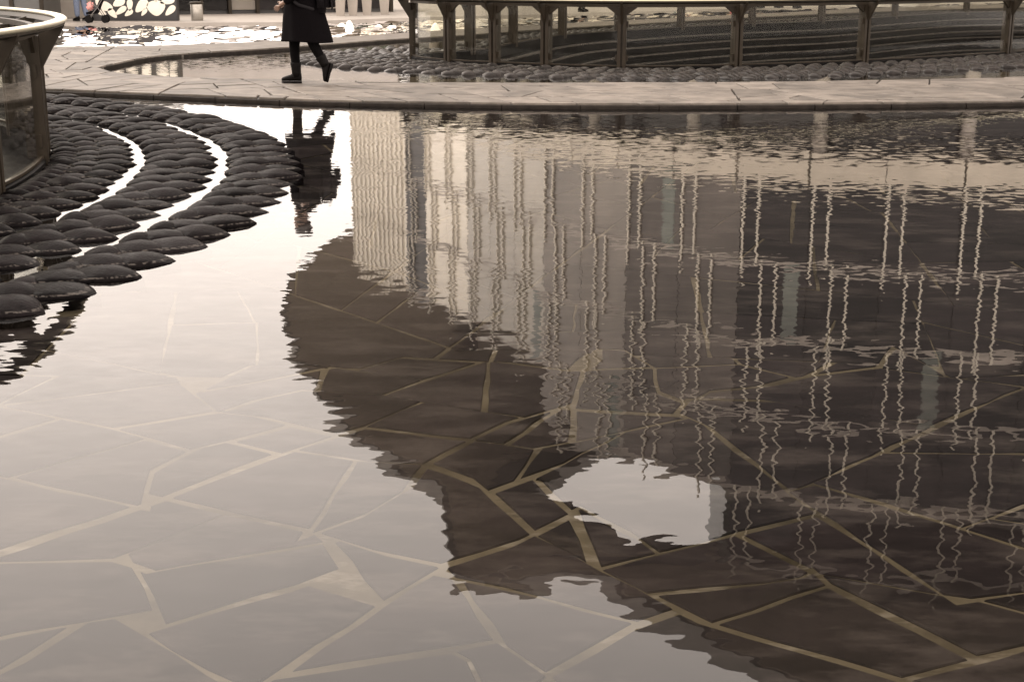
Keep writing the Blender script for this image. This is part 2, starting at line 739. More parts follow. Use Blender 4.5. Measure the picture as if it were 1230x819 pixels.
M_FLAG = mat('wet_slate_flag', (.0058, .0047, .0053), .6, var=.5, scale=3.4, bump=.0012, bscale=7, c2=(.0145, .0118, .0125), obj_rand=.5, stain=((.052, .046, .043), 1.7, .49, .85), spec=.08, stretch=(1, 1.7, 1), detail=9)
M_GROUT = mat('silted_mortar', (.030, .025, .014), .85, var=.5, scale=1.7, detail=9, bump=.002, bscale=30, c2=(.105, .092, .062), spec=.1, stain=((.22, .205, .17), 2.6, .55, .9))
M_PAVE = mat('buff_paving', (.078, .067, .057), .6, var=.36, scale=3.5, bump=.004, bscale=30, c2=(.132, .114, .098), obj_rand=.28, spec=.25)
M_JOINT = mat('paving_joint', (.05, .042, .035), .8, var=.3)
M_EDGE = mat('dark_coping', (.016, .013, .011), .5, spec=.08, var=.4, scale=8, bump=.003)
M_SCALE = mat('wet_black_stone', (.0030, .0024, .0026), .5, var=.4, scale=14, bump=.004, bscale=60, c2=(.0075, .006, .0063), obj_rand=.4, rvar=.12, spec=.015, coat=.06, coat_ior=1.2, glint_line=(.06, .053, .048))
M_SCALE2 = mat('grey_wet_stone', (.010, .0085, .008), .32, var=.4, scale=9, bump=.003, bscale=60, c2=(.024, .0205, .019), obj_rand=.35, rvar=.1, spec=.05, coat=.15, coat_ior=1.3)
M_BRONZE = mat('bronze_metal', (.022, .017, .012), .45, metal=.0, var=.25, scale=4, bump=.0004, bscale=60, spec=.12)
M_RAIL = mat('pale_steel_rail', (.42, .385, .29), .34, metal=.85, var=.12, scale=5)
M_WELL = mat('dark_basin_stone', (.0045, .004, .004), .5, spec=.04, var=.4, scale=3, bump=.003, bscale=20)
M_LIP = mat('wet_edge_gleam', (.045, .040, .036), .25, var=.4, scale=7)  # paler than the steps: sky gleam of the water film put into colour
M_GLASS = glass_mat('balustrade_glass', (.88, .88, .85), ior=1.17, haze=.004)
M_WATER = water_mat('pool_water', .0036, 17, (.86, .83, .80), streak=1.6)
M_CHOP = water_mat('choppy_water', .01, 5, (.8, .78, .72))
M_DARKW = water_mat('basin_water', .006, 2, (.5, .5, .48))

# ------------------------------------------------------------------ plan of the place
LC, LR = (-11.486, 10.225), 7.72                                    # the round basin at the left
NEAR = [(487, 70), (515, 74), (537, 76), (588, 78.5), (655, 81), (748, 84), (881, 82), (1040, 76), (1211, 66)]
FAR = [(571, 64), (615, 55), (672, 45), (741, 40), (817, 35), (902, 31), (987, 28), (1074, 22), (1159, 17)]
near_pts = [G(*p) for p in NEAR]
far_pts = [G(*p) for p in FAR]
RIM = near_pts + [(13.4, 30.2), (17.6, 35.0), (20.4, 40.5), (20.6, 46.0), (18.2, 48.6)] + far_pts[::-1] + [(-1.55, 26.4)]
RIM = resample(catmull(RIM, 8, True), .5, True)
if area(RIM) < 0:
    RIM = RIM[::-1]
for _ in range(2):
    RIM = [tuple((RIM[i - 1][k] + 2 * RIM[i][k] + RIM[(i + 1) % len(RIM)][k]) / 4 for k in (0, 1)) for i in range(len(RIM))]
RIMC = (sum(p[0] for p in RIM) / len(RIM), sum(p[1] for p in RIM) / len(RIM))
LEFTRIM = [(LC[0] + LR * math.cos(2 * PI * i / 96), LC[1] + LR * math.sin(2 * PI * i / 96)) for i in range(96)]

PTOP = .066                                                         # top of the footpath above the water
PF = [G(x, y, PTOP) for x, y in [(65, 107), (240, 114), (400, 120), (615, 123.5), (850, 124), (1230, 120.5)]]
FRONT = catmull([(-24, 27.5), (-15, 22.0), (-9.5, 19.6)] + PF + [(10.0, 17.9), (14.5, 20.4), (19, 24.0)], 6)
BACK = catmull([(21.0, 33.0), (16.4, 27.6), (11.4, 22.9)] + [G(x, y, PTOP) for x, y in [(1230, 92), (1000, 97), (800, 99), (480, 99), (400, 96), (250, 94), (150, 88), (122, 82)]]
               + [(-6.42, 22.5), (-6.38, 23.4)] + [G(x, y, PTOP) for x, y in [(200, 66), (340, 57), (475, 47), (560, 42), (690, 33), (960, 18)]] + [(15.0, 50.2), (22.0, 55.0)], 6)
KERB_OUT = catmull([(20.8, 57.4), (13.6, 52.4), (7.3, 45.2), (.0, 36.9), (-3.7, 31.6), (-5.6, 29.3), (-7.4, 28.2), (-10.5, 28.1), (-14, 30.0), (-22, 38)], 6)
PATH = FRONT + BACK + KERB_OUT
if area(PATH) < 0:
    PATH = PATH[::-1]
PLAZA_EDGE = [(-60, 35.0), (-10.944, 37.9), (-6.04, 38.4), (-3.42, 41.2), (1.91, 44.8), (8, 50.0), (21, 59.5)]

# ------------------------------------------------------------------ ground and water
bigbed = [(-60, -10), (30, -10), (30, 30), (24, 60), (22, 62), (-60, 45)]
floor_ = struct(sheet('pool_floor', [bigbed, LEFTRIM, RIM], -.0655, M_GROUT))
mid_kerb = [((a[0] + b[0]) / 2, (a[1] + b[1]) / 2) for a, b in zip([(21.4, 56.2), (14.4, 51.2), (7.9, 44.2), (.75, 36.0), (-3.0, 30.6), (-5.0, 28.4), (-7.5, 26.0), (-12, 26.5), (-22, 34)],
                                                                  [(21.4, 56.2), (14.4, 51.2), (7.9, 44.2), (.75, 36.0), (-3.0, 30.6), (-5.0, 28.4), (-7.5, 26.0), (-12, 26.5), (-22, 34)])]
calm = [(-60, -10), (30, -10), (30, 40), (22.5, 56)] + mid_kerb + [(-60, 34)]
calm = [p for i, p in enumerate(calm)]
struct(sheet('pool_water', [calm, LEFTRIM, RIM], 0.0, M_WATER))
far_w = [(-60, 34.2)] + [(x - .02, y + .03) for x, y in mid_kerb[::-1]] + [(22.6, 60.2)] + [(x, y + .3) for x, y in PLAZA_EDGE[::-1]]
bm = bmesh.new()                                      # wind-chopped pool: real waves
gx, gy, gs = -30.0, 26.0, .16
gn, gm_ = int(54 / gs), int(36 / gs)
wv = [(random.Random(k).uniform(-.9, .9), .32 + .9 * random.Random(k + 50).random() ** 1.5, random.Random(k + 99).uniform(0, 6.28)) for k in range(26)]
gv = {}

def wave(x, y):
    return sum(.0105 * l * math.sin(2 * PI / l * (x * math.sin(a) + y * math.cos(a)) + p) for a, l, p in wv)

def gvert(i, j):
    if (i, j) not in gv:
        x, y = gx + i * gs, gy + j * gs
        gv[(i, j)] = bm.verts.new((x, y, .006 + max(-.06, min(.058, wave(x, y)))))
    return gv[(i, j)]
for j in range(gm_):
    ins = None
    for i in range(gn):
        if inside((gx + (i + .5) * gs, gy + (j + .5) * gs), far_w):
            bm.faces.new((gvert(i, j), gvert(i + 1, j), gvert(i + 1, j + 1), gvert(i, j + 1)))
struct(obj('far_pool_water', bm, M_CHOP, None, True))
plz = [(x, y) for x, y in PLAZA_EDGE] + [(40, 60), (40, 20), (420, 20), (420, 700), (-420, 700), (-420, 20), (-60.5, 20)]
struct(slab('plaza', [plz], -.2, .10, mat('pale_plaza_paving', (.21, .187, .165), .6, var=.15, scale=1.2, bump=.002, bscale=12)))

# joint lines of the flooded crazy paving, traced from the photograph
JL = [
 [(-60, 560), (8, 573), (126, 600), (165, 608)], [(8, 573), (166, 528), (176, 525)],
 [(-60, 474), (0, 487), (73, 502), (151, 517), (176, 526), (217, 537), (229, 540)], [(73, 502), (0, 523), (-60, 543)],
 [(0, 487), (219, 459)], [(-60, 452), (15, 449), (101, 451), (265, 453)], [(0, 485), (70, 451)],
 [(219, 459), (262, 494)], [(219, 459), (265, 453)], [(240, 470), (300, 440)], [(240, 470), (345, 452), (383, 444)],
 [(144, 513), (262, 494), (275, 492), (310, 480), (365, 468), (383, 470)], [(262, 494), (300, 498), (345, 509), (401, 522), (418, 518)],
 [(229, 540), (272, 530), (310, 521), (350, 510)], [(229, 540), (183, 563), (174, 596), (172, 606)], [(272, 530), (300, 536), (335, 545)],
 [(-60, 683), (0, 660), (130, 619), (172, 606), (199, 597), (310, 556), (335, 545), (418, 518), (434, 513)],
 [(199, 599), (265, 615), (300, 622), (381, 640), (436, 657), (534, 677)], [(373, 635), (425, 553)], [(353, 541), (423, 552), (512, 557)],
 [(381, 639), (436, 619), (491, 586), (512, 557)], [(-60, 675), (0, 674), (121, 671), (139, 669), (267, 618)],
 [(139, 669), (186, 685), (310, 665), (391, 651)], [(158, 676), (186, 731), (196, 752)], [(-60, 780), (0, 766), (96, 746), (186, 733)],
 [(-60, 835), (0, 807), (98, 746)], [(196, 752), (310, 719), (368, 699), (413, 682)], [(150, 746), (201, 783), (272, 818), (350, 860)],
 [(394, 652), (418, 683), (453, 724)], [(368, 699), (453, 726)], [(290, 835), (320, 818), (451, 727), (534, 680), (610, 655), (638, 641)],
 [(325, 814), (514, 787), (597, 770)], [(540, 684), (552, 702), (597, 769), (655, 806), (700, 850)], [(545, 781), (562, 790), (578, 822), (585, 870)],
 [(546, 694), (625, 710), (771, 748)], [(590, 870), (648, 818), (771, 748), (799, 738)],
 [(512, 557), (572, 579), (610, 610), (638, 640), (716, 682), (776, 712), (852, 750), (920, 770), (996, 793), (1081, 815), (1200, 850)],
 [(716, 682), (890, 639), (983, 616)], [(784, 713), (920, 700), (960, 693), (975, 686)], [(854, 749), (920, 730), (985, 707)],
 [(884, 642), (920, 662), (970, 686), (1036, 696), (1129, 714), (1172, 720), (1300, 755)], [(985, 690), (1001, 705), (1076, 740), (1169, 790)],
 [(1081, 815), (1169, 791), (1230, 776), (1320, 757)], [(983, 616), (1061, 664), (1134, 712)], [(1172, 719), (1230, 710), (1320, 697)],
 [(827, 501), (849, 511), (890, 546), (920, 569), (945, 589), (983, 616)], [(945, 589), (978, 581), (1041, 598), (1106, 619), (1230, 657), (1310, 682)],
 [(970, 582), (1031, 557), (1122, 512), (1195, 478), (1230, 466), (1310, 430)], [(1071, 542), (1230, 543), (1310, 545)],
 [(838, 478), (920, 480), (1121, 511)], [(834, 480), (852, 470), (920, 463), (958, 453), (1056, 441), (1139, 452), (1230, 464), (1310, 474)],
 [(1157, 633), (1187, 621), (1310, 575)], [(1187, 621), (1310, 640)],
 [(580, 434), (610, 435), (686, 445), (703, 444), (786, 441)], [(703, 444), (718, 430), (716, 405)], [(703, 444), (690, 480), (688, 530)],
 [(786, 441), (791, 470), (822, 482), (836, 479)], [(786, 441), (801, 438), (890, 436), (958, 453)], [(822, 482), (809, 498)],
 [(670, 490), (809, 498), (827, 501)], [(827, 501), (751, 518), (688, 531), (648, 538)], [(670, 490), (620, 525), (605, 533)],
 [(617, 581), (645, 538)], [(648, 576), (693, 619), (716, 682)], [(590, 590), (617, 580), (660, 565), (751, 518)],
 [(512, 557), (567, 528), (610, 507), (672, 488)], [(434, 513), (527, 525), (567, 528), (610, 533), (650, 538)],
 [(461, 474), (595, 496), (625, 500)], [(436, 511), (507, 481)], [(461, 474), (509, 456), (580, 434)], [(376, 438), (426, 444), (509, 455)],
 [(383, 470), (461, 474)], [(585, 494), (590, 458), (586, 434)], [(383, 470), (395, 440)],
 [(640, 639), (700, 610), (760, 640), (790, 662)], [(1000, 470), (1010, 447)],
]
CHAIN = [(-400, 452), (15, 449), (101, 451), (265, 453), (300, 438), (376, 438), (426, 444), (486, 428), (580, 434), (610, 435), (686, 445), (716, 418), (751, 420),
         (786, 441), (890, 436), (958, 453), (1056, 441), (1074, 416), (1139, 452), (1230, 464), (1310, 474), (1700, 480)]
BEDZ = -.06
chain_g = [G(x, y, BEDZ) for x, y in CHAIN]

def chain_y(x):
    """depth of the chain at world x, by photo bearing"""
    for (x0, y0), (x1, y1) in zip(CHAIN, CHAIN[1:]):
        if x0 <= x <= x1:
            return y0 + (y1 - y0) * (x - x0) / (x1 - x0)
    return 452

def to_px(p, z):
    X, Y, Z = p[0], p[1], z - CAMH
    fwd = Y * CP - Z * SP
    up = Y * SP + Z * CP
    return W0 / 2 + FPX * X / fwd, H0 / 2 - FPX * up / fwd

rnd = random.Random(11)
segs = []
for L in JL:
    P = [G(x, y, BEDZ) for x, y in L]
    for e, s in ((0, 1), (-1, -2)):
        dx, dy = P[e][0] - P[s][0], P[e][1] - P[s][1]
        l = math.hypot(dx, dy) or 1
        P[e] = (P[e][0] + dx / l * .09, P[e][1] + dy / l * .09)
    segs += [(a, b, 'trace') for a, b in zip(P, P[1:])]
border = [G(x, y, BEDZ) for x, y in [(-50, 430), (-50, 850), (1290, 850), (1290, 440)]]
segs += [(a, b, 'trace') for a, b in zip(border, border[1:])]
segs += [(a, b, 'chain') for a, b in zip(chain_g, chain_g[1:])]
far_poly = [(-2.9, 4.9), (4.3, 4.9), (7.6, 15.6), (7.2, 16.6), (-5.2, 17.2), (-4.9, 15.0)]
fl = []
split_lines(far_poly, .42, rnd, fl, 'far')
segs += fl
segs += [(far_poly[i], far_poly[(i + 1) % 6], 'far') for i in range(6)]
outer = [(-5.5, .9), (9.5, .9), (9.5, 16.8), (-5.5, 16.8)]
ol = []
split_lines(outer, .5, rnd, ol, 'out')
segs += ol
segs += [(outer[i], outer[(i + 1) % 4], 'out') for i in range(4)]

def keepf(p, c):
    if c == 'chain':
        return True
    px, py = to_px(p, BEDZ)
    below = py > chain_y(px)
    if c == 'out':                            # the paving that goes on beyond the frame
        return not ((below and -50 < px < 1290 and py < 850) or (not below and inside(p, far_poly)))
    return below if c == 'trace' else not below

FACES = arrange(segs, keepf)
small = bmesh.new()
cand = []
for P in FACES:
    P = clean(P)
    if len(P) < 3 or area(P) < .02 or area(P) > 4:
        continue
    cx = sum(p[0] for p in P) / len(P)
    cy = sum(p[1] for p in P) / len(P)
    if math.hypot(cx - LC[0], cy - LC[1]) < 9.6:
        continue
    Q = inset_uneven(P, .006, .026, rnd) if cy < 6.2 else inset_uneven(P, .004, .015, rnd)
    if area(Q) < .25 * area(P) or area(Q) < .015:
        continue
    px, py = to_px((cx, cy), BEDZ)
    seen = -60 < px < 1290 and py < 860
    cand.append((area(Q) / (cy * cy * cy) + (10 if seen else 0), Q))
cand.sort(key=lambda t: -t[0])
for _, Q in cand[:300]:
    stone_piece('flagstone', rough_edges(Q, rnd, .13, .007), -.10, BEDZ + rnd.uniform(-.0015, .0015), M_FLAG, floor_, rnd, .004)
if cand[300:]:
    bm = bmesh.new()
    for _, Q in cand[300:]:
        v = [bm.verts.new((x, y, BEDZ)) for x, y in Q]
        w = [bm.verts.new((x, y, -.1)) for x, y in Q]
        bm.faces.new(v)
        for i in range(len(v)):
            bm.faces.new((w[i], w[(i + 1) % len(v)], v[(i + 1) % len(v)], v[i]))
    o = obj('further_flagstones', bm, M_FLAG, floor_)
    o['kind'] = 'stuff'
print('flagstones', len(cand))

# ------------------------------------------------------------------ raised footpath between the pools
pathb = struct(slab('footpath', [PATH], -.10, PTOP - .026, M_EDGE))
segs = [(PATH[i], PATH[(i + 1) % len(PATH)], 'edge') for i in range(len(PATH))]
pl = []
rnd = random.Random(5)
split_lines([(-11, 15), (9.4, 15), (9.4, 21.4), (-11, 29.6)], .30, rnd, pl, 'far')
pl += [((-10.98, 14), (-10.98, 31), 'far'), ((9.38, 14), (9.38, 24), 'far')]
segs += pl
PF2 = arrange(segs, lambda p, c: c == 'edge' or inside(p, PATH))
np_ = 0
pc = []
for P in PF2:
    big = area(P) > 6
    P = P if big else clean(P)
    if len(P) < 3 or area(P) < .02:
        continue
    Q = inset_uneven(P, .008, .022, rnd) if not big else inset(P, .012)
    if area(Q) < .3 * area(P):
        continue
    pc.append((big, Q))
pc.sort(key=lambda t: t[0])
for big, Q in pc:
    if big:
        stone_piece('paving_margin', Q, .0, PTOP - .002, M_PAVE, pathb, rnd, .004)
    else:
        np_ += 1
        stone_piece('paving_slab', rough_edges(Q, rnd, .3, .004), .0, PTOP + rnd.uniform(-.003, .003), M_PAVE, pathb, rnd, .006)
print('path slabs', np_)
# dark coping strip along the front edge
fr = resample([p for p in FRONT if -14 < p[0] < 16], .9)
nf = normals(fr)
for i in range(len(nf) - 1):
    bm = bmesh.new()
    a, b = nf[i], nf[i + 1]
    g = .006
    tx, ty = b[0] - a[0], b[1] - a[1]
    l = math.hypot(tx, ty)
    a2 = (a[0] + tx / l * g, a[1] + ty / l * g, a[2], a[3])
    b2 = (b[0] - tx / l * g, b[1] - ty / l * g, b[2], b[3])
    sweep(bm, [a2, b2], [(-.02, -.03), (.020, -.03), (.026, .0), (.026, .030), (.020, .037), (-.02, .037)])
    obj('coping_stone', bm, M_EDGE, pathb)

# ------------------------------------------------------------------ scale-shaped stones
def scale_mesh(name, L, Wd, H, m):
    """pointed lens: long axis X, domed top with a crisp ridge line, skirt below the water"""
    bm = bmesh.new()
    nu = 10
    rows = []
    for i in range(nu + 1):
        u = -1 + 2 * i / nu
        hw = Wd / 2 * (1 - abs(u) ** 1.35)
        top = H * (1 - abs(u) ** 1.75)
        x = u * L / 2
        if i in (0, nu):
            rows.append([bm.verts.new((x, 0, -.01)), bm.verts.new((x, 0, -.1))])
        else:
            rows.append([bm.verts.new((x, s * hw, z)) for s, z in ((-1, -.1), (-1, -.012), (-.93, .012 + top * .18), (-.62, top * .70), (-.25, top * .96), (.12, top), (.5, top * .8), (.86, top * .36), (1, -.012), (1, -.1))])
    for a, b in zip(rows, rows[1:]):
        if len(a) == 2:
            for k in range(9):
                if k == 0:
                    bm.faces.new((a[1], a[0], b[1], b[0]))
                elif k == 8:
                    bm.faces.new((a[0], a[1], b[9], b[8]))
                else:
                    bm.faces.new((a[0], b[k + 1], b[k]))
        elif len(b) == 2:
            for k in range(9):
                if k == 0:
                    bm.faces.new((a[0], a[1], b[0], b[1]))
                elif k == 8:
                    bm.faces.new((a[8], a[9], b[1], b[0]))
                else:
                    bm.faces.new((a[k], a[k + 1], b[0]))
        else:
            for k in range(9):
                bm.faces.new((a[k], a[k + 1], b[k + 1], b[k]))
    bmesh.ops.recalc_face_normals(bm, faces=bm.faces[:])
    me = bpy.data.meshes.new(name)
    bm.to_mesh(me)
    bm.free()
    me.materials.append(m)
    for p in me.polygons:
        p.use_smooth = True
    return me

def ring_stones(root, rows, a0, a1, rnd, m, mname):
    for ri, (rin, rout, pitch, off, hgt) in enumerate(rows):
        L = rout - rin
        rc = (rin + rout) / 2
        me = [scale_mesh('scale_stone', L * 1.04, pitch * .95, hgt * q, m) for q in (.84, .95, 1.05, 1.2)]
        n = int((a1 - a0) * rc / pitch)
        for i in range(n):
            a = a0 + (i + off) * pitch / rc
            if a > a1:
                continue
            a += rnd.uniform(-.02, .02) * pitch / rc
            r = rc + rnd.uniform(-.006, .006)
            mt = Matrix.Translation((r * math.cos(a), r * math.sin(a), rnd.uniform(-.007, .006))) @ Matrix.Rotation(a + rnd.uniform(-.09, .09), 4, 'Z') @ Matrix.Rotation(rnd.uniform(-.06, .06), 4, 'Y') @ Matrix.Rotation(rnd.uniform(-.08, .08), 4, 'X') @ Matrix.Diagonal((rnd.uniform(.92, 1.06), rnd.uniform(.86, 1.08), 1, 1))
            inst('stone', rnd.choice(me), root, mt)

rnd = random.Random(21)
b_out = tag(empty('stone_band', (LC[0], LC[1], 0)), 'widest outer arc of black scale stones, its tips against the open calm pool', 'stone band', 'arcs of scale stones round the basins')
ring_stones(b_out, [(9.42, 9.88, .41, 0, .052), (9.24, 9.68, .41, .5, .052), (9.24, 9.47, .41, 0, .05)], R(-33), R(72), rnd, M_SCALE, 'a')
b_mid = tag(empty('stone_band', (LC[0], LC[1], 0)), 'middle arc of black scale stones between two pale channels of water', 'stone band', 'arcs of scale stones round the basins')
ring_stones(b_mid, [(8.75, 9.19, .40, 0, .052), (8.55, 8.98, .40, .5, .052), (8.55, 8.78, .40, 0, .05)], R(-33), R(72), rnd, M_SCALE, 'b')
b_in = tag(empty('stone_band', (LC[0], LC[1], 0)), 'inner arc of black scale stones packed tight against the bronze posted glass', 'stone band', 'arcs of scale stones round the basins')
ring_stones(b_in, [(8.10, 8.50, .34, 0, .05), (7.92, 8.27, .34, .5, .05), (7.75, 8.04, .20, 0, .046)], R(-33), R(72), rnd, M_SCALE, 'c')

# stones round the long basin beyond the path
rimN = normals(RIM, True)                      # CCW loop: right-hand normal points outwards
tip = min(range(len(RIM)), key=lambda i: RIM[i][0])
nR = len(RIM)

def rim_stones(root, rows, i0, i1, rnd, m, w=.9):
    for off, L, pitch, ph, hgt in rows:
        P = [(rimN[i % nR][0] + rimN[i % nR][2] * off, rimN[i % nR][1] + rimN[i % nR][3] * off) for i in range(i0, i1)]
        Q = normals(resample(P, pitch))
        me = [scale_mesh('scale_stone', L, pitch * w, hgt * q, m) for q in (.85, 1.0, 1.15)]
        for k, (x, y, nx, ny) in enumerate(Q[:-1]):
            x2, y2 = Q[k + 1][0], Q[k + 1][1]
            x, y = x + (x2 - x) * ph, y + (y2 - y) * ph
            a = math.atan2(ny, nx) + rnd.uniform(-.08, .08)
            mt = Matrix.Translation((x - root.location.x, y - root.location.y, rnd.uniform(-.008, .008))) @ Matrix.Rotation(a, 4, 'Z') @ Matrix.Rotation(rnd.uniform(-.06, .06), 4, 'Y')
            inst('stone', rnd.choice(me), root, mt)

near_end = tip
while RIM[near_end % nR][0] < 10.2:
    near_end += 1
far_end = tip
while RIM[far_end % nR][0] < 15.5:
    far_end -= 1
o = tag(empty('stone_band', (RIM[tip][0], RIM[tip][1], 0)), 'outermost arc of grey scale stones across the water from the flagged footpath', 'stone band', 'arcs of scale stones round the basins')
rim_stones(o, [(1.97, .36, .36, 0, .055), (1.83, .36, .36, .5, .055), (1.69, .36, .36, 0, .055), (1.55, .3, .36, .5, .05)], tip - 5, near_end, rnd, M_SCALE2, .68)
o = tag(empty('stone_band', (RIM[tip][0], RIM[tip][1], 0)), 'grey scale stone arc between its neighbours in front of the long glass balustrade', 'stone band', 'arcs of scale stones round the basins')
rim_stones(o, [(1.28, .36, .35, 0, .055), (1.14, .36, .35, .5, .055), (1.0, .36, .35, 0, .055), (.86, .3, .35, .5, .05)], tip - 5, near_end, rnd, M_SCALE2, .7)
o = tag(empty('stone_band', (RIM[tip][0], RIM[tip][1], 0)), 'grey scale stones lining the foot of the long curved glass balustrade', 'stone band', 'arcs of scale stones round the basins')
rim_stones(o, [(.60, .34, .33, 0, .055), (.46, .34, .33, .5, .055), (.30, .32, .33, 0, .05)], tip - 5, near_end, rnd, M_SCALE2, .75)
o = tag(empty('stone_band', (RIM[tip][0], RIM[tip][1], 0)), 'row of grey scale stones along the far rim of the stepped basin', 'stone band', 'arcs of scale stones round the basins')
rim_stones(o, [(.8, .36, .42, 0, .08), (.55, .36, .42, .5, .08), (.3, .34, .42, 0, .08)], far_end, tip - 4, rnd, M_SCALE2, .62)

# ------------------------------------------------------------------ sunken basins with steps
def basin(name, rim, C, label, nstep, dt, dz):
    root = tag(empty(name, (C[0], C[1], -3.0)), label, 'basin')
    N = normals(rim, True)
    zb = 3.0
    bm = bmesh.new()
    sweep(bm, [(x - C[0], y - C[1], nx, ny) for x, y, nx, ny in N], [(-.10, zb - .5), (.04, zb - .5), (.04, zb + .03), (.01, zb + .045), (-.10, zb + .045)], True)
    obj('rim', bm, M_WELL, root)
    for k in range(nstep):
        t0 = .012 + dt * k
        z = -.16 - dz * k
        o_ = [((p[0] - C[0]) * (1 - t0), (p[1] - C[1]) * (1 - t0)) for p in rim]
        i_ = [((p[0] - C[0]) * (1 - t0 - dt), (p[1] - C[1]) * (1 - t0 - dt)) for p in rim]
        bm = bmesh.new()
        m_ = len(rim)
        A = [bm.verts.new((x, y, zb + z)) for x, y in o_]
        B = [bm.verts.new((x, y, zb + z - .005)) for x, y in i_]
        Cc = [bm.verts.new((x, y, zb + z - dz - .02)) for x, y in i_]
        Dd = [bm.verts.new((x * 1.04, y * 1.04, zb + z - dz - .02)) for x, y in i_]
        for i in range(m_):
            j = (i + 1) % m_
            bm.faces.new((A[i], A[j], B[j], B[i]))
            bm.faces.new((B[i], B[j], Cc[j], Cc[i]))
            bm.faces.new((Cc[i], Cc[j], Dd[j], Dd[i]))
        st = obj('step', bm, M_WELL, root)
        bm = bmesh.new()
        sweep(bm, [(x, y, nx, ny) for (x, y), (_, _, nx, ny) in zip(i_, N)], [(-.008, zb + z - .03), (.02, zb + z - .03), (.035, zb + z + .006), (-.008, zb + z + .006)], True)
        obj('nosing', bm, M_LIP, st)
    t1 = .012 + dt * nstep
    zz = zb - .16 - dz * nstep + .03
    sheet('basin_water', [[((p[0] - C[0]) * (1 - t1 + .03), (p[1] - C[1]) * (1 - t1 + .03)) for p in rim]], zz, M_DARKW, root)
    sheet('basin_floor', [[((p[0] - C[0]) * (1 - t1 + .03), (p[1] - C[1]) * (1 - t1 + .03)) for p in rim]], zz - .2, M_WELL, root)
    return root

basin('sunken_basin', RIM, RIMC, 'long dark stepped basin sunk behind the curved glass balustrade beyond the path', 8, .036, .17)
basin('sunken_basin', LEFTRIM, LC, 'round dark stepped basin inside the inner arc of black stones', 7, .045, .2)

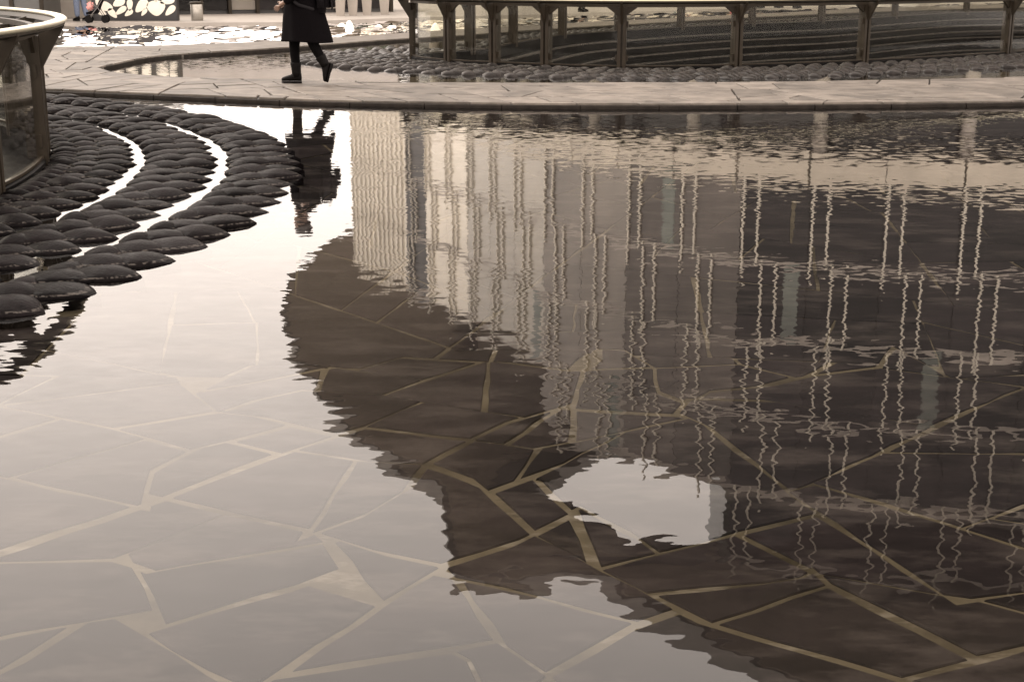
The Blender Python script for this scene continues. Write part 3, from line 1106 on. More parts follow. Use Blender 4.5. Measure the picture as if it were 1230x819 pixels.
# ------------------------------------------------------------------ glass balustrades
def balustrade(label, path, closed, posts, flip=1):
    """path: (x, y, nx, ny) rows with outward normals; posts: indices"""
    root = tag(empty('glass_balustrade', (path[posts[0]][0], path[posts[0]][1], 0)), label, 'balustrade', 'glass balustrades round the basins')
    ox, oy = root.location.x, root.location.y
    P = [(x - ox, y - oy, nx, ny) for x, y, nx, ny in path]
    seq = P + ([P[0]] if closed else [])
    bm = bmesh.new()
    sweep(bm, seq if not closed else P, [(.185, 1.088), (.195, 1.082), (.265, 1.082), (.28, 1.09), (.28, 1.104), (.265, 1.114), (.20, 1.120), (.185, 1.112)], closed)
    obj('top_rail', bm, M_RAIL, root, True)
    bm = bmesh.new()
    sweep(bm, seq if not closed else P, [(-.03, .99), (.03, .99), (.03, 1.035), (-.03, 1.035)], closed)
    obj('rail_channel', bm, M_BRONZE, root)
    bm = bmesh.new()
    sweep(bm, seq if not closed else P, [(.15, 1.045), (.165, 1.040), (.262, 1.068), (.262, 1.0815), (.19, 1.0815)], closed)
    obj('rail_underside', bm, M_BRONZE, root)
    bm = bmesh.new()
    sweep(bm, seq if not closed else P, [(-.02, .046), (.02, .046), (.02, .066), (-.02, .066)], closed)
    obj('base_channel', bm, M_BRONZE, root)
    pmesh = None
    for i in posts:
        x, y, nx, ny = P[i]
        a = math.atan2(ny, nx)
        if pmesh is None:
            bm = bmesh.new()
            for s in (-1, 1):                                   # a pair of flat bars with a dark slot between
                box(bm, -.11, .055, s * .042 - .028, s * .042 + .028, -.03, .989, bev=.004)
            box(bm, -.08, .02, -.013, .013, -.03, .985)
            po = obj('post', bm, M_BRONZE, root)
            pmesh = po.data
            po.matrix_local = Matrix.Translation((x, y, 0)) @ Matrix.Rotation(a, 4, 'Z')
            bm = bmesh.new()                                    # gusset flaring out under the rail
            for q in (-1, 1):
                v = [bm.verts.new((px_ + .01, q * .02, pz)) for px_, pz in ((.0455, .72), (.0455, 1.03), (.255, 1.080), (.255, 1.06))]
                bm.faces.new(v if q > 0 else v[::-1])
            bm.verts.ensure_lookup_table()
            for k in range(4):
                bm.faces.new((bm.verts[k], bm.verts[(k + 1) % 4], bm.verts[4 + (k + 1) % 4], bm.verts[4 + k]))
            go = obj('gusset', bm, M_BRONZE, po)
            gmesh = go.data
            cmesh = []
            for s in (-1, 1):
                for z in (.18, .72):
                    bm = bmesh.new()
                    box(bm, -.02, .02, s * .085 - .014, s * .085 + .016, z - .05, z + .05, bev=.004)
                    cmesh.append(obj('clamp', bm, M_BRONZE, po).data)
            smesh = []
            for s in (-1, 1):                                   # spandrel brackets spreading along the rail
                bm = bmesh.new()
                v0 = [(-.02, s * .0705, .86), (-.02, s * .0705, .989), (-.02, s * .24, .989)]
                A = [bm.verts.new(p) for p in v0]
                B = [bm.verts.new((.02, p[1], p[2])) for p in v0]
                bm.faces.new(A)
                bm.faces.new(B[::-1])
                for k in range(3):
                    bm.faces.new((A[k], A[(k + 1) % 3], B[(k + 1) % 3], B[k]))
                smesh.append(obj('bracket', bm, M_BRONZE, po).data)
        else:
            po = inst('post', pmesh, root, Matrix.Translation((x, y, 0)) @ Matrix.Rotation(a, 4, 'Z'))
            inst('gusset', gmesh, po, Matrix.Identity(4))
            for sm in cmesh:
                inst('clamp', sm, po, Matrix.Identity(4))
            for sm in smesh:
                inst('bracket', sm, po, Matrix.Identity(4))
    for i, j in zip(posts, posts[1:] + ([posts[0] + len(P)] if closed else [])):
        bm = bmesh.new()
        pp = [P[k % len(P)] for k in range(i, j + 1)]
        # stop each pane short of the posts
        def cut(a, b, d):
            l = math.hypot(b[0] - a[0], b[1] - a[1]) or 1
            d = min(d, l * .45)
            return (a[0] + (b[0] - a[0]) * d / l, a[1] + (b[1] - a[1]) * d / l, a[2], a[3])
        pp2 = [cut(pp[0], pp[1], .06)] + pp[1:-1] + [cut(pp[-1], pp[-2], .06)]
        sweep(bm, pp2, [(-.006, .067), (.006, .067), (.006, .989), (-.006, .989)])
        obj('glass_pane', bm, M_GLASS, root)
    return root

na = 150
lp = []
for i in range(na + 1):
    a = R(-40) + (R(112) - R(-40)) * i / na
    lp.append((LC[0] + (LR + .0) * math.cos(a), LC[1] + LR * math.sin(a), math.cos(a), math.sin(a)))
ang2i = lambda d: int(round((d + 40) / 152 * na))
balustrade('bronze posted glass balustrade with pale flared rail above the black stone arcs', lp, False,
           [ang2i(d) for d in (-40, -27, -13, 1, 14.2, 18.6, 32, 46, 60, 74, 88, 102, 112)]).scale.z = 1.068
# the long one: posts where the photograph has them, then every 1.9 m
postpts = [G(*p) for p in [(487, 70), (537, 76), (588, 78.5), (655, 81), (748, 84), (881, 82), (1040, 76), (1211, 66)]] + [(13.2, 30.0), (16.0, 33.0), (18.5, 36.8), (20.2, 41), (20.7, 45.5), (18.6, 48.4)] + [G(*p) for p in FAR[::-1]]
fine = resample(RIM, .16, True)
fineN = normals(fine, True)
pidx = sorted(set(min(range(len(fine)), key=lambda i: (fine[i][0] - q[0]) ** 2 + (fine[i][1] - q[1]) ** 2) for q in postpts))
balustrade('long curved glass balustrade with dark bronze posts and pale rail beyond the footpath', fineN, True, pidx).scale.z = .965

# ------------------------------------------------------------------ the drum-shaped building mirrored in the pool
M_FIN = mat('metal_fin', (.48, .44, .37), .4, metal=.2, var=.1, scale=1)
M_STONEBAND = mat('pale_stone_fascia', (.40, .355, .29), .6, var=.16, scale=.6, bump=.01, bscale=3)
M_GL_P = mat('glazing_sky_sheen', (.62, .56, .46), .12, var=.1, scale=.25, spec=.9, obj_rand=.06)  # pale base colour carries the sky reflection of bays seen edge-on
M_GL_Q = mat('glazing_half_sheen', (.30, .27, .22), .12, var=.12, scale=.25, spec=.9, obj_rand=.08)  # weaker step of the sky reflection put into the colour
M_GL_M = mat('glazing_mid_tone', (.17, .148, .125), .10, var=.2, scale=.3, spec=.6, obj_rand=.12)  # faint step of that painted reflection; plain mid tone on the pavilion
M_GL_N = mat('glazing_brown_tint', (.085, .072, .062), .10, var=.3, scale=.35, spec=.4, obj_rand=.25)
M_GL_D = mat('glazing_dark', (.012, .0098, .0102), .10, var=.5, scale=.35, spec=.25, obj_rand=.6)
M_GREEN = mat('pale_green_glass', (.085, .098, .080), .25, var=.3, scale=.5, spec=.7)
M_DARK = mat('dark_recess', (.022, .020, .019), .5, var=.3, scale=.5)
M_SOFF = mat('brown_timber_soffit', (.31, .262, .21), .6, var=.15, scale=.4, stretch=(4, .6, 1))
M_ROOF = mat('roof_membrane', (.2, .18, .16), .8, var=.15, scale=.5)
M_CONC = mat('concrete', (.28, .25, .22), .75, var=.2, scale=.8, bump=.004, bscale=8)

CURVE = [(425, 108), (483, 99.5), (540, 92), (640, 81), (740, 75), (850, 71), (960, 68.5), (1140, 66.5), (1230, 66), (1400, 66.6), (1600, 69.5), (1750, 75)]
FC = catmull([(MX(x, D), D) for x, D in CURVE], 8)
bays = resample(FC, 3.45)
bn = normals(bays)                                     # right-hand normal of a line running right = towards the pool
bld = tag(empty('office_building', (10, 74, .1)), 'curved office building with tall pale fins under a wide oversailing roof, mirrored in the pool', 'building')
OX, OY, OZ = 10, 74, .1
ZF = [8.8, 12.8, 16.8, 20.8, 24.8, 28.8]
finmesh = {}
NB = len(bays) - 1
print('bays', NB)
for i in range(NB):
    (ax, ay), (bx, by) = bays[i], bays[i + 1]
    L = math.hypot(bx - ax, by - ay)
    ang = math.atan2(by - ay, bx - ax)
    pxm = W0 / 2 + (ax + bx) / 2 / ((ay + by) / 2) * FPX * .985
    nfl = 3 if pxm < 655 else (4 if pxm < 872 else 5)
    mt = Matrix.Translation((ax - OX, ay - OY, -OZ)) @ Matrix.Rotation(ang, 4, 'Z')
    fl_parts = []
    for k in range(nfl):
        z0, z1 = ZF[k], ZF[k + 1]
        rr = random.Random(i * 17 + k)
        if 478 < pxm < 521 and k < 3:
            gm = M_DARK
        elif pxm < 560:
            gm = M_GL_P
        elif pxm < 660:
            gm = M_GL_Q
        elif pxm < 735:
            gm = M_GL_M
        elif pxm < 780:
            gm = M_GL_D if k != 3 else M_GL_M
        elif pxm < 885:
            gm = M_GL_N
        else:
            gm = M_GL_D
        bm = bmesh.new()
        box(bm, .02, L - .02, 0, .12, z0 + .16, z1 - .16, mt)
        wo_ = obj('window', bm, gm, bld)
        bm = bmesh.new()
        box(bm, 0.0, L, -.03, .2, z1 - .155, z1 + .155, mt)
        obj('spandrel', bm, M_STONEBAND if pxm < 480 else M_CONC, bld)
        # fins in pairs, shifted from floor to floor
        sh = (.10, 1.15, .55, 1.6, .3)[k]
        fx = [sh, sh + .75] if pxm > 478 else [.15, 1.0, 1.9, 2.75]
        for f_ in fx:
            bm = bmesh.new()
            box(bm, f_, f_ + .10, -.12, -.032, z0 - .1, z1 + (.9 if f_ == sh else .2), mt)
            obj('fin', bm, M_FIN, bld)
        if pxm > 590 and (i * 2 + k * 3) % 7 == 1:  # flat green strip standing in for a pale column behind the glass
            bm = bmesh.new()
            box(bm, 2.35, 3.1, -.02, -.004, z0 + .2, z1 - .2, mt)
            obj('column_strip', bm, M_GREEN, wo_)
    bm = bmesh.new()
    box(bm, 0.0, L, -.75, .3, 7.3, 8.69, mt)
    obj('fascia', bm, M_STONEBAND, bld)
    # ground storey: set back glazing and a column at every second bay
    bm = bmesh.new()
    box(bm, .05, L - .05, 2.4, 2.55, .0, 7.28, mt)
    obj('shop_window', bm, M_GL_D, bld)
    if i % 2 == 0:
        bm = bmesh.new()
        lathe(bm, [(.34, 0), (.34, 7.29)], 12, (.2, .7), mt)
        obj('column', bm, M_CONC, bld, True)
# roof of the storeys behind the facade and the body of the drum
ctr = (20.0, 100.0)
for nm, sel, z0, z1 in (('body_low', lambda p: True, 8.3, 20.6), ('body_high', lambda p: p > 655, 20.62, 24.6), ('body_top', lambda p: p > 872, 24.62, 28.6)):
    pts = [(x - nx * .35, y - ny * .35) for x, y, nx, ny in bn if sel(W0 / 2 + x / y * FPX * .985)]
    pts = pts + [(pts[-1][0] + 2, pts[-1][1] + 26), (pts[0][0] + (14 if nm != 'body_low' else 10), max(pts[0][1] + 14, pts[-1][1] + 24))]
    gl = [(x - OX, y - OY) for x, y in pts]
    slab(nm.replace('body_low', 'body').replace('body_high', 'body').replace('body_top', 'body'), [gl], z0 + (2.8 if nm == '' else 0), z1, M_DARK, bld)
# stair tower of green glass rising to the roof
bm = bmesh.new()
box(bm, 11.4 - OX, 15.6 - OX, 71.6 - OY, 77 - OY, 24.7, 29.9)
tw = obj('stair_tower', bm, M_GREEN, bld)
for k in range(3):
    bm = bmesh.new()
    box(bm, 11.4 - OX + .9 + k * 1.2, 11.4 - OX + 1.15 + k * 1.2, 71.45 - OY, 71.59 - OY, 24.7, 29.9)
    obj('mullion', bm, M_DARK, tw)
for cx_, cy_ in ((24, 92), (36, 90), (6, 112), (-4, 118)):
    bm = bmesh.new()
    lathe(bm, [(.9, 20.7), (.9, 29.9)], 16, (cx_ - OX, cy_ - OY))
    obj('roof_column', bm, M_CONC, bld, True)
# oversailing roof with a light opening: outline taken from its mirror image at 30 m
ROOFZ = 30.0
oline = [G(x, y, -ROOFZ) for x, y in [(420, 275), (372, 303), (345, 340), (339, 378), (350, 420), (385, 475), (430, 520), (475, 555), (530, 590), (537, 640), (543, 690), (610, 696), (655, 688), (685, 680), (760, 722), (860, 772), (960, 820), (1100, 872), (1300, 915)]]
oline += [(34, 56), (46, 62), (56, 78), (60, 100), (54, 130), (30, 160), (0, 178)]
hole = [G(x, y, -ROOFZ) for x, y in [(668, 566), (640, 585), (690, 606), (745, 640), (800, 642), (876, 628), (890, 560), (880, 520), (760, 515)]]
rf = slab('roof', [[(x - OX, y - OY) for x, y in oline], [(x - OX, y - OY) for x, y in hole]], ROOFZ, ROOFZ + .9, M_ROOF, bld)
inn = inset(oline if area(oline) > 0 else oline[::-1], .35)
hol = inset(hole if area(hole) > 0 else hole[::-1], -.3)
slab('soffit', [[(x - OX, y - OY) for x, y in inn], [(x - OX, y - OY) for x, y in hol]], ROOFZ - .12, ROOFZ - .004, M_SOFF, rf)

# ------------------------------------------------------------------ people
def skin(name, V, E_, rad, m, parent=None, sub=2):
    me = bpy.data.meshes.new(name)
    me.from_pydata([tuple(v) for v in V], E_, [])
    o = bpy.data.objects.new(name, me)
    col.objects.link(o)
    md = o.modifiers.new('s', 'SKIN')
    md.use_smooth_shade = True
    for i, sv in enumerate(me.skin_vertices[0].data):
        r = rad[i]
        sv.radius = r if isinstance(r, tuple) else (r, r)
        sv.use_root = (i == 0)
    s2 = o.modifiers.new('u', 'SUBSURF')
    s2.levels = sub
    s2.render_levels = sub
    bpy.context.view_layer.update()
    dg = bpy.context.evaluated_depsgraph_get()
    nm = bpy.data.meshes.new_from_object(o.evaluated_get(dg))
    nm.name = name
    bpy.data.objects.remove(o)
    bpy.data.meshes.remove(me)
    nm.materials.clear()
    nm.materials.append(m)
    for p in nm.polygons:
        p.use_smooth = True
    q = bpy.data.objects.new(name, nm)
    return link(q, parent)

M_SKIN = mat('skin', (.17, .105, .075), .5, var=.1, scale=30)
M_BLACK = mat('black_wool', (.0028, .0022, .0026), .9, var=.4, scale=60, bump=.002, bscale=200, spec=.04)
M_LEG = mat('black_leggings', (.0022, .0018, .002), .8, var=.3, scale=50, spec=.05)
M_BOOT = mat('black_boot_leather', (.005, .0042, .004), .5, spec=.05, var=.4, scale=40, bump=.001, bscale=120)
M_PACK = mat('charcoal_nylon', (.007, .006, .0068), .6, spec=.1, var=.35, scale=30, bump=.003, bscale=40)
M_HAIR = mat('dark_hair', (.018, .012, .009), .45, var=.4, scale=60, stretch=(1, 1, .2))
M_DENIM = mat('blue_denim', (.09, .11, .16), .8, var=.25, scale=50)
M_RED = mat('red_trousers', (.22, .05, .045), .8, var=.2, scale=50)
M_GREYC = mat('grey_cloth', (.09, .083, .078), .85, var=.25, scale=50)
M_TAN = mat('tan_cloth', (.26, .19, .13), .85, var=.2, scale=50)
M_PINK = mat('pink_cloth', (.5, .22, .2), .8, var=.2, scale=50)

def hand(V, E_, rad, wrist_i, d, palm_n, side):
    """palm and five bent fingers growing from the wrist vertex"""
    d = Vector(d).normalized()
    n = Vector(palm_n).normalized()
    s = d.cross(n).normalized() * side
    w = Vector(V[wrist_i])
    V.append(w + d * .045)
    rad.append((.032, .016))
    E_.append((wrist_i, len(V) - 1))
    V.append(w + d * .085)
    rad.append((.034, .014))
    E_.append((len(V) - 2, len(V) - 1))
    k = len(V) - 1
    for f_, (o_, ln) in enumerate(((-.027, .030), (-.009, .036), (.009, .034), (.026, .026))):
        b0 = w + d * .088 + s * o_
        V.append(b0 + d * .012)
        rad.append(.0085)
        E_.append((k, len(V) - 1))
        V.append(b0 + d * (.012 + ln) + n * .012)
        rad.append(.008)
        E_.append((len(V) - 2, len(V) - 1))
        V.append(b0 + d * (.012 + ln * 1.45) + n * .034)
        rad.append(.007)
        E_.append((len(V) - 2, len(V) - 1))
    V.append(w + d * .035 - s * .042 + n * .010)
    rad.append(.011)
    E_.append((k - 1, len(V) - 1))
    V.append(w + d * .068 - s * .052 + n * .022)
    rad.append(.009)
    E_.append((len(V) - 2, len(V) - 1))

def body(pose, root, name='body'):
    """one continuous figure from the joints in pose (forward +x, left +y)"""
    J = pose
    V = [J['pelvis'], J['waist'], J['chest'], J['neck'], J['jaw'], J['head'], J['crown']]
    rad = [(.14, .12), (.125, .10), (.15, .11), .052, (.062, .070), (.078, .092), (.05, .06)]
    E_ = [(0, 1), (1, 2), (2, 3), (3, 4), (4, 5), (5, 6)]
    V.append(Vector(J['jaw']) + Vector((.088, 0, .035)))
    rad.append((.012, .016))
    E_.append((4, len(V) - 1))
    for s, k in ((1, 'l'), (-1, 'r')):
        V.append(J['sh_' + k]); rad.append(.058); E_.append((2, len(V) - 1))
        V.append(J['el_' + k]); rad.append(.043); E_.append((len(V) - 2, len(V) - 1))
        V.append(J['wr_' + k]); rad.append(.029); E_.append((len(V) - 2, len(V) - 1))
        d = Vector(J['wr_' + k]) - Vector(J['el_' + k])
        hand(V, E_, rad, len(V) - 1, d, (0, -s, -.2), s)
    for k in 'lr':
        V.append(J['hip_' + k]); rad.append(.092); E_.append((0, len(V) - 1))
        V.append(J['kn_' + k]); rad.append(.062); E_.append((len(V) - 2, len(V) - 1))
        V.append(J['an_' + k]); rad.append(.032); E_.append((len(V) - 2, len(V) - 1))
        V.append(J['to_' + k]); rad.append((.026, .018)); E_.append((len(V) - 2, len(V) - 1))
    return skin(name, V, E_, rad, M_SKIN, root)

def limb(name, pts, rads, m, root):
    return skin(name, pts, [(i, i + 1) for i in range(len(pts) - 1)], rads, m, root)

def shoe(name, ankle, toe, heel, m, root, shaft=.0, knee=None):
    """boot: sole, foot and shaft in one mesh, from heel, toe and ankle"""
    a, t, h = Vector(ankle), Vector(toe), Vector(heel)
    f = (t - h)
    ln = f.length
    f.normalize()
    side = Vector((0, 1, 0))
    up = f.cross(side) * -1
    if up.dot(a - h) < 0:
        up = -up
    bm = bmesh.new()
    prof = [(-.01, .030, .085), (.04, .038, .105), (.30, .040, .10), (.55, .046, .072), (.8, .046, .055), (.95, .036, .042), (1.0, .018, .03)]
    rings = []
    for u, hw, hh in prof:
        c = h + f * (u * ln)
        rg = []
        for k in range(12):
            q = 2 * PI * k / 12
            y = math.cos(q) * hw
            z = max(0.0, .5 + .5 * math.sin(q) * 1.1) * hh
            rg.append(c + side * y + up * z)
        rings.append(rg)
    loft(bm, rings)
    rings = []
    for u, hw, hh in prof:                       # sole
        c = h + f * (u * ln) - up * .004
        rings.append([c + side * (hw + .005), c - side * (hw + .005), c - side * (hw + .005) - up * (.026 if u < .35 else .016), c + side * (hw + .005) - up * (.026 if u < .35 else .016)])
    loft(bm, rings)
    if shaft:
        ax = (Vector(knee) - a).normalized()
        e1 = side
        e2 = ax.cross(side).normalized()
        rings = []
        base = h + f * (ln * .22) + up * .05
        for u, r in ((0, .048), (.3, .050), (.65, .053), (.95, .060), (1.0, .058)):
            c = base.lerp(a + ax * shaft, u)
            rings.append([c + e1 * r * math.cos(2 * PI * k / 14) + e2 * r * 1.12 * math.sin(2 * PI * k / 14) for k in range(14)])
        loft(bm, rings)
    return obj(name, bm, m, root, True)

def hair(root, J, m, bun=True):
    bm = bmesh.new()
    c = Vector(J['head']) + Vector((-.012, 0, .015))
    bmesh.ops.create_uvsphere(bm, u_segments=18, v_segments=12, radius=1.0)
    for v in bm.verts:
        p = v.co.copy()
        k = 1.0
        if p.x > .35 and p.z < .45:
            k = .80
        if p.z < -.55:
            k *= .85
        v.co = c + Vector((p.x * .108 * k, p.y * .092 * k, p.z * .122 * k))
    if bun:
        g = bmesh.ops.create_uvsphere(bm, u_segments=12, v_segments=8, radius=.052)
        for v in g['verts']:
            v.co = v.co + c + Vector((-.085, 0, .085))
    o = obj('hair', bm, m, root, True)
    bm = bmesh.new()
    for s in (-1, 1):
        g = bmesh.ops.create_uvsphere(bm, u_segments=8, v_segments=6, radius=.011)
        for v in g['verts']:
            v.co = v.co + Vector(J['head']) + Vector((.074, s * .031, -.018))
    return o

# --- the walker on the footpath
fx, fy = G(350, 101, PTOP)
wl = tag(empty('person', (fx, fy + .0, PTOP), PI), 'person in black knee-length coat, leggings and boots striding along the flagged footpath', 'person')
J = dict(pelvis=(-.19, 0, .90), waist=(-.18, 0, 1.06), chest=(-.13, 0, 1.30), neck=(-.085, 0, 1.45), jaw=(-.05, 0, 1.52), head=(-.055, 0, 1.605), crown=(-.06, 0, 1.68),
         sh_l=(-.13, .185, 1.37), el_l=(-.17, .25, 1.10), wr_l=(.02, .20, .965), sh_r=(-.12, -.185, 1.37), el_r=(-.20, -.25, 1.10), wr_r=(.0, -.20, .99),
         hip_l=(-.18, .09, .86), kn_l=(-.30, .09, .47), an_l=(-.425, .09, .24), to_l=(-.435, .09, .09),
         hip_r=(-.16, -.09, .86), kn_r=(-.035, -.09, .48), an_r=(-.055, -.09, .11), to_r=(.05, -.09, .045))
# the leg nearer the camera is the rear one
body(J, wl)
hair(wl, J, M_HAIR)
rings = []
for z, c, rx, ry, fo in ((.505, -.225, .315, .25, .018), (.52, -.225, .312, .248, .018), (.62, -.218, .293, .236, .014), (.78, -.20, .262, .222, .010), (.92, -.19, .236, .21, .006), (1.06, -.18, .205, .20, .004),
                         (1.2, -.155, .185, .205, .002), (1.32, -.135, .165, .205, 0), (1.40, -.115, .135, .175, 0), (1.45, -.098, .09, .11, 0), (1.50, -.085, .075, .085, 0)):
    rings.append([(c + (rx + fo * math.sin(5 * q + 1)) * math.cos(q), (ry + fo * math.sin(7 * q)) * math.sin(q), z + .012 * math.sin(2 * q) * (z < .55)) for q in [2 * PI * k / 36 for k in range(36)]])
bm = bmesh.new()
loft(bm, rings, cap=True)
ct = obj('coat', bm, M_BLACK, wl, True)
for k in 'lr':
    limb('sleeve', [J['sh_' + k], J['el_' + k], J['wr_' + k]], [.078, .066, .052], M_BLACK, ct)
limb('legging', [J['hip_l'], J['kn_l'], J['an_l']], [.10, .072, .052], M_LEG, wl)
limb('legging', [J['hip_r'], J['kn_r'], J['an_r']], [.10, .072, .052], M_LEG, wl)
shoe('boot', (-.425, .09, .25), (-.440, .09, .030), (-.500, .09, .255), M_BOOT, wl, .10, J['kn_l'])
shoe('boot', (-.055, -.09, .12), (.130, -.09, .028), (-.110, -.09, .028), M_BOOT, wl, .13, J['kn_r'])
bp_ = tag(empty('backpack', (fx + .44, fy - .06, PTOP + 1.19), PI), 'charcoal backpack on the back of the black-coated walker', 'backpack')
bp_.scale = (1.1, 1.1, 1.1)
wl.scale = (1.1, 1.1, 1.1)
bm = bmesh.new()
box(bm, -.11, .09, -.15, .15, -.24, .24, bev=.06)
obj('bag', bm, M_PACK, bp_, True)
bm = bmesh.new()
box(bm, -.165, -.10, -.11, .11, -.2, .04, bev=.03)
obj('pocket', bm, M_PACK, bp_, True)
for s in (-1, 1):
    limb('strap', [(.05, s * .10, .22), (.20, s * .14, .31), (.40, s * .15, .22), (.42, s * .15, .0), (.25, s * .17, -.14), (.06, s * .13, -.2)], [(.012, .022)] * 6, M_PACK, bp_)

# --- passers-by on the far plaza
def passer(px, py, face, stride, top_m, leg_m, shoe_m, label, h=1.0, bag=False):
    x, y = G(px, py, .10)
    r = tag(empty('person', (x, y, .10), face), label, 'person', 'people on the far plaza')
    r.scale = (h, h, h)
    s = stride
    J = dict(pelvis=(0, 0, .93), waist=(0, 0, 1.08), chest=(.02, 0, 1.34), neck=(.03, 0, 1.49), jaw=(.055, 0, 1.56), head=(.05, 0, 1.645), crown=(.045, 0, 1.72),
             sh_l=(.02, .19, 1.42), el_l=(-s * .35, .24, 1.14), wr_l=(-s * .3 + .06, .24, .90), sh_r=(.02, -.19, 1.42), el_r=(s * .35, -.24, 1.14), wr_r=(s * .45 + .05, -.24, .91),
             hip_l=(0, .09, .88), kn_l=(s * .5 + .03, .09, .50), an_l=(s * .75, .09, .10), to_l=(s * .75 + .12, .09, .05),
             hip_r=(0, -.09, .88), kn_r=(-s * .25 + .03, -.09, .50), an_r=(-s * .8, -.09, .10 + s * .12), to_r=(-s * .8 + .12, -.09, .05))
    body(J, r)
    hair(r, J, M_HAIR, False)
    for k in 'lr':
        limb('trouser_leg', [J['hip_' + k], J['kn_' + k], J['an_' + k]], [.112, .085, .066], leg_m, r)
    limb('top', [(0, 0, .86), J['waist'], J['chest'], (.025, 0, 1.46)], [(.175, .135), (.165, .125), (.19, .135), (.09, .08)], top_m, r)
    for k in 'lr':
        limb('sleeve', [J['sh_' + k], J['el_' + k], J['wr_' + k]], [.078, .062, .045], top_m, r)
        a, t = J['an_' + k], J['to_' + k]
        shoe('shoe', a, (t[0] + .04, t[1], .028), (a[0] - .06, a[1], .028 + max(0, a[2] - .10)), shoe_m, r)
    return r

passer(99, 26.0, 2.6, .10, M_BLACK, M_DENIM, M_BOOT, 'standing person in dark top and blue jeans beside the pushchair')
passer(699, 15.0, .4, .14, M_GREYC, M_BLACK, M_BOOT, 'person in black trousers walking behind the left end of the long balustrade')
passer(757, 8.0, 2.8, .08, M_BLACK, M_GREYC, M_BOOT, 'person in grey trousers on the far plaza behind the balustrade')
passer(826, 7.0, .3, .05, M_TAN, M_DENIM, M_BOOT, 'person in blue jeans standing on the far plaza behind the balustrade')
passer(884, 11.5, 3.0, .16, M_TAN, M_RED, M_BOOT, 'person in red trousers walking beyond the stepped basin')
passer(912, 10.5, .2, .10, M_GREYC, M_GREYC, M_BOOT, 'person in grey walking just ahead of the red trousers')
passer(937, 10.0, 2.9, .06, M_BLACK, M_BLACK, M_BOOT, 'person all in black standing close behind another on the plaza')
passer(956, 11.0, .1, .10, M_GREYC, M_BLACK, M_BOOT, 'person in grey top and black trousers at the end of the walking group')

# --- pushchair
x, y = G(118, 28.0, .10)
pc_ = tag(empty('pushchair', (x, y, .10), .1), 'dark pushchair with a pink bundled seat standing by the petal patterned wall', 'pushchair')
pc_.scale = (.66, .66, .8)
for sx in (-.33, .30):
    for sy in (-.24, .24):
        bm = bmesh.new()
        mt = Matrix.Translation((sx, sy, .13)) @ Matrix.Rotation(PI / 2, 4, 'X')
        lathe(bm, [(.04, -.03), (.10, -.03), (.13, -.02), (.13, .02), (.10, .03), (.04, .03)], 18, (0, 0), mt)
        obj('wheel', bm, M_BOOT, pc_)
for sy in (-.21, .21):
    limb('frame', [(-.33, sy, .14), (.05, sy, .50), (.42, sy, .98), (.52, sy, 1.03)], [.016] * 4, M_GREYC, pc_)
    limb('frame', [(.30, sy, .14), (.05, sy, .50), (-.2, sy, .62)], [.016] * 3, M_GREYC, pc_)
bm = bmesh.new()
v = [[(-.42, s, .34), (-.40, s, .27), (.02, s, .30), (.30, s, .80), (.22, s, .86), (-.05, s, .42)] for s in (-.19, .19)]
loft(bm, v)
obj('seat', bm, M_BLACK, pc_)
bm = bmesh.new()
box(bm, -.12, .18, -.13, .13, .46, .72, Matrix.Rotation(-.5, 4, 'Y'), bev=.07)
obj('blanket', bm, M_PINK, pc_, True)
bm = bmesh.new()
rings = [[(.30 + .30 * math.cos(t) - .1, s * .2, .72 + .30 * math.sin(t)) for t in [PI * .1 + PI * .55 * k / 8 for k in range(9)]] + [(.30 + .27 * math.cos(t) - .1, s * .2, .72 + .27 * math.sin(t)) for t in [PI * .1 + PI * .55 * k / 8 for k in range(8, -1, -1)]] for s in (-1, 1)]
loft(bm, rings)
obj('hood', bm, M_BLACK, pc_)
bm = bmesh.new()
box(bm, .50, .53, -.22, .22, 1.015, 1.045, bev=.008)
obj('handle', bm, M_GREYC, pc_)

# ------------------------------------------------------------------ things along the far plaza
M_HOARD = mat('black_hoarding', (.012, .010, .011), .45, var=.3, scale=2)
M_PETAL = mat('white_petal_print', (.62, .58, .50), .5, var=.06, scale=3)
xa, ya = G(112, 25.5, .10)
xb = G(222, 24.0, .10)[0]
hd = tag(empty('hoarding', (xa, ya, .10)), 'low black hoarding printed with big white flower petals at the plaza edge', 'hoarding')
bm = bmesh.new()
box(bm, 0, xb - xa, 0, .25, 0, 2.2, bev=.01)
obj('panel', bm, M_HOARD, hd)
SC = xb - xa
ppm = 110 / SC                                             # photo pixels per metre along it

def petal(cx, cz, L, Wd, ang, n=18):
    bm = bmesh.new()
    for yy in (-.012, -.004):
        pass
    P = []
    for k in range(n):
        q = 2 * PI * k / n
        x_ = math.cos(q) * L / 2
        z_ = math.sin(q) * Wd / 2 * (1 + .35 * math.cos(q))
        P.append((cx + x_ * math.cos(ang) - z_ * math.sin(ang), cz + x_ * math.sin(ang) + z_ * math.cos(ang)))
    P = [p for p in P]
    A = [bm.verts.new((x_, -.012, z_)) for x_, z_ in P]
    B = [bm.verts.new((x_, -.003, z_)) for x_, z_ in P]
    bm.faces.new(A)
    bm.faces.new(B[::-1])
    for k in range(n):
        bm.faces.new((A[k], A[(k + 1) % n], B[(k + 1) % n], B[k]))
    obj('petal', bm, M_PETAL, hd)

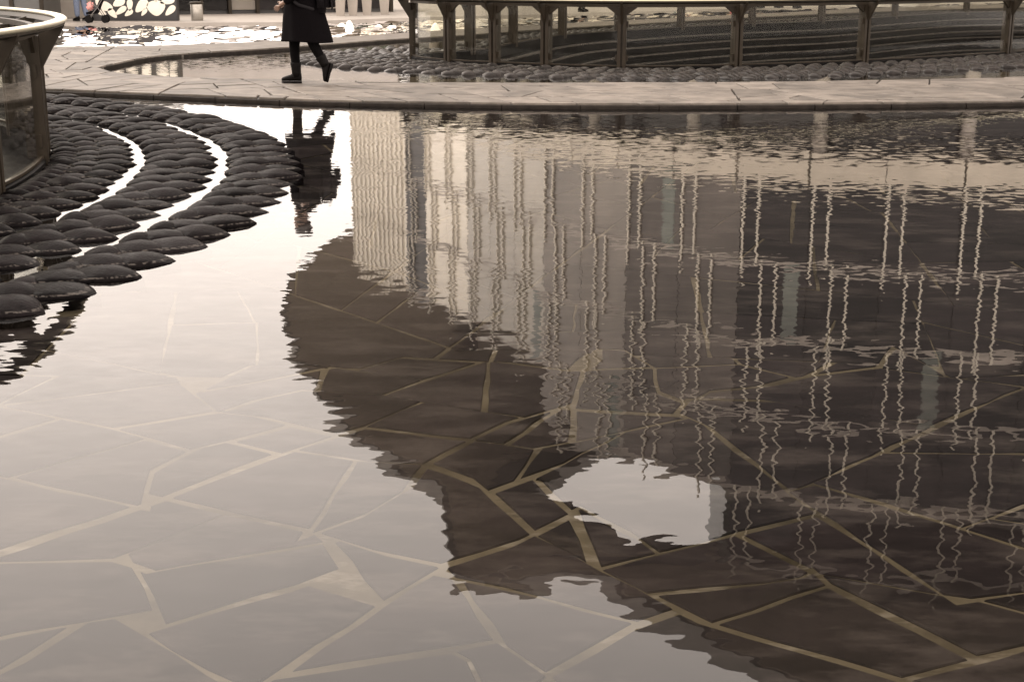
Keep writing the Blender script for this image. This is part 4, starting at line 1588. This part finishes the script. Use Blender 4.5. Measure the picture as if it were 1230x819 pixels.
zp = lambda y_: (25.0 - y_) / ppm
xp = lambda x_: (x_ - 112) / ppm
for (x_, y_, l, w, a) in ((124, 14.5, 11, 6, -2.7), (138, 15.5, 13, 7, -2.3), (131, 7, 14, 10, 2.9), (149, 12, 15, 6, -.6), (147, 1.5, 15, 9, .5), (121, 2, 13, 7, 1.7), (161, 5, 13, 6.5, 1.5), (159, 15, 11, 5.5, .6),
                           (176, 6, 19, 10, .8), (179, 14, 10, 4.5, .9), (195, 9, 17, 20, 1.6), (213, 12, 15, 7, -.75), (210, 0, 17, 7, .2), (196, -9, 17, 10, 1.5),
                           (130, -14, 15, 9, .9), (150, -13, 15, 8, 2.4), (168, -12, 14, 8, 1.3), (214, -16, 15, 8, 2.0), (120, -30, 15, 9, 1.2), (140, -33, 16, 9, -.7), (158, -30, 15, 9, .4), (178, -28, 18, 10, 1.9), (198, -32, 16, 10, -.4), (212, -36, 14, 8, 1.1)):
    petal(xp(x_), zp(y_), l * 1.15 / ppm, w * 1.15 / ppm, -a if a < 0 else a)

x0, y0 = G(62, 24.0, .10)
x1 = G(108, 24.0, .10)[0]
lw = tag(empty('low_wall', (x0, y0 + .8, .10)), 'pale stone low wall behind the person in jeans', 'wall')
bm = bmesh.new()
box(bm, -.6, x1 - x0 + .2, 0, .5, 0, 1.75, bev=.02)
obj('wall', bm, M_CONC, lw)
bm = bmesh.new()
box(bm, -.65, x1 - x0 + .25, -.05, .55, 1.752, 1.83, bev=.01)
obj('coping', bm, M_STONEBAND, lw)

kx, ky = G(-20, 27, .10)
kk = tag(empty('kiosk', (kx, ky, .10)), 'dark steel and glass kiosk behind the near balustrade rail', 'kiosk')
kw = G(52, 27, .10)[0] - kx
bm = bmesh.new()
box(bm, 0, kw, .0, 1.6, .12, 2.3, bev=.01)
obj('body', bm, mat('kiosk_panel', (.05, .048, .045), .3, var=.2, scale=2), kk)
bm = bmesh.new()
box(bm, -.1, kw + .1, -.1, 1.7, 2.302, 2.42, bev=.01)
obj('roof', bm, M_BRONZE, kk)
bm = bmesh.new()
box(bm, .04, kw - .04, .04, 1.5, 0, .119)
obj('plinth', bm, M_DARK, kk)
for q in (0, .5, 1):
    bm = bmesh.new()
    box(bm, q * kw - .05, q * kw + .05, -.06, -.004, .12, 2.3)
    obj('mullion', bm, M_BRONZE, kk)

# long low pavilion with dark glazing and pale fascia
x0, y0 = G(226, 19.0, .10)
x1, y1 = G(474, 15.5, .10)
ln = math.hypot(x1 - x0, y1 - y0)
pv = tag(empty('pavilion', (x0, y0 + .6, .10), math.atan2(y1 - y0, x1 - x0)), 'low dark glazed pavilion with pale fascia behind the litter bin', 'pavilion')
bm = bmesh.new()
box(bm, -1.5, ln, .3, 3.0, 0, 1.24)
obj('wall', bm, M_DARK, pv)
bm = bmesh.new()
box(bm, -1.55, ln + .05, .1, 3.1, 1.25, 2.3, bev=.02)
obj('fascia', bm, mat('pale_grey_panel', (.4, .37, .35), .5, var=.1, scale=2), pv)
npn = 9
for k in range(npn):
    bm = bmesh.new()
    a0, a1 = -1.4 + (ln + 1.3) * k / npn + .06, -1.4 + (ln + 1.3) * (k + 1) / npn - .06
    box(bm, a0, a1, .24, .285, .12, 1.2)
    obj('window', bm, M_GL_D if k % 3 else M_GL_M, pv)
    bm = bmesh.new()
    box(bm, a1 + .01, a1 + .11, .12, .30, 0, 1.248)
    obj('post', bm, M_BRONZE, pv)

bx_, by_ = G(237, 25.0, .10)
lb = tag(empty('litter_bin', (bx_, by_, .10)), 'squat round steel litter bin beside the petal hoarding', 'bin')
bm = bmesh.new()
lathe(bm, [(.15, 0), (.165, .03), (.165, .42), (.16, .44)], 20)
obj('bin_body', bm, mat('brushed_steel', (.33, .31, .28), .35, metal=.8, var=.15, scale=12), lb, True)
bm = bmesh.new()
lathe(bm, [(.19, .441), (.19, .475), (.17, .495), (.05, .50)], 20)
obj('lid', bm, M_BRONZE, lb, True)
for k, (px, py, w_) in enumerate(((409, 19.5, 8), (424, 19.0, 8), (441, 18.5, 9), (462, 18.0, 9))):
    x, y = G(px, py, .10)
    pb = tag(empty('planter', (x, y, .10)), ('square stone planter with clipped shrub, first in its row from the walker', 'square stone planter with clipped shrub, second in its row from the walker', 'square stone planter with clipped shrub, third in its row from the walker', 'square stone planter with clipped shrub, next to the end of the long balustrade')[k], 'planter', 'planters in front of the pavilion')
    bm = bmesh.new()
    lathe(bm, [(.15, 0), (.20, .45), (.21, .5)], 4, (0, 0), Matrix.Rotation(PI / 4, 4, 'Z'))
    obj('pot', bm, M_CONC, pb)
    bm = bmesh.new()
    rr = random.Random(k)
    for q in range(260):
        u, v_, w = rr.gauss(0, 1), rr.gauss(0, 1), rr.gauss(0, 1)
        l = math.sqrt(u * u + v_ * v_ + w * w) or 1
        rad_ = .22 * rr.uniform(.6, 1.08)
        c = Vector((u / l * rad_, v_ / l * rad_, .68 + w / l * rad_))
        e1 = Vector((rr.gauss(0, 1), rr.gauss(0, 1), rr.gauss(0, 1))).normalized() * .035
        e2 = e1.orthogonal().normalized() * .018
        bm.faces.new([bm.verts.new(c - e1), bm.verts.new(c + e2), bm.verts.new(c + e1), bm.verts.new(c - e2)])
    obj('foliage', bm, mat('clipped_leaf', (.03, .045, .02), .6, var=.4, scale=20), pb)

# fountain jets bubbling in the far pool
M_FOAM = mat('white_foam', (.8, .77, .7), .5, var=.05, scale=20)
for k, (px, py, hh) in enumerate(((420, 38, .26), (411, 34, .12), (455, 35, .10), (523, 38, .2), (383, 36, .10))):
    x, y = G(px, py, 0)
    bm = bmesh.new()
    rr = random.Random(40 + k)
    rings = []
    for z, r in ((-.02, .13), (.10, .11), (.3, .10), (.55, .085), (.8, .06), (.95, .03)):
        rings.append([(r * rr.uniform(.7, 1.3) * math.cos(2 * PI * q / 14), r * rr.uniform(.7, 1.3) * math.sin(2 * PI * q / 14), (z * hh if z > 0 else z) + rr.uniform(-.01, .01)) for q in range(14)])
    loft(bm, rings)
    o = obj('water_jet', bm, M_FOAM, None, True, loc=(x, y, .004))
    tag(o, ('tallest white foaming jet, beside the planters in the choppy far pool', 'short white jet close beside the tallest jet in the far pool', 'short white jet between the tallest jet and the long balustrade', 'white foaming jet seen through the end panes of the long balustrade', 'lowest white jet right beside the walker coat in the far pool')[k], 'fountain jet', 'bubbling jets in the far pool')
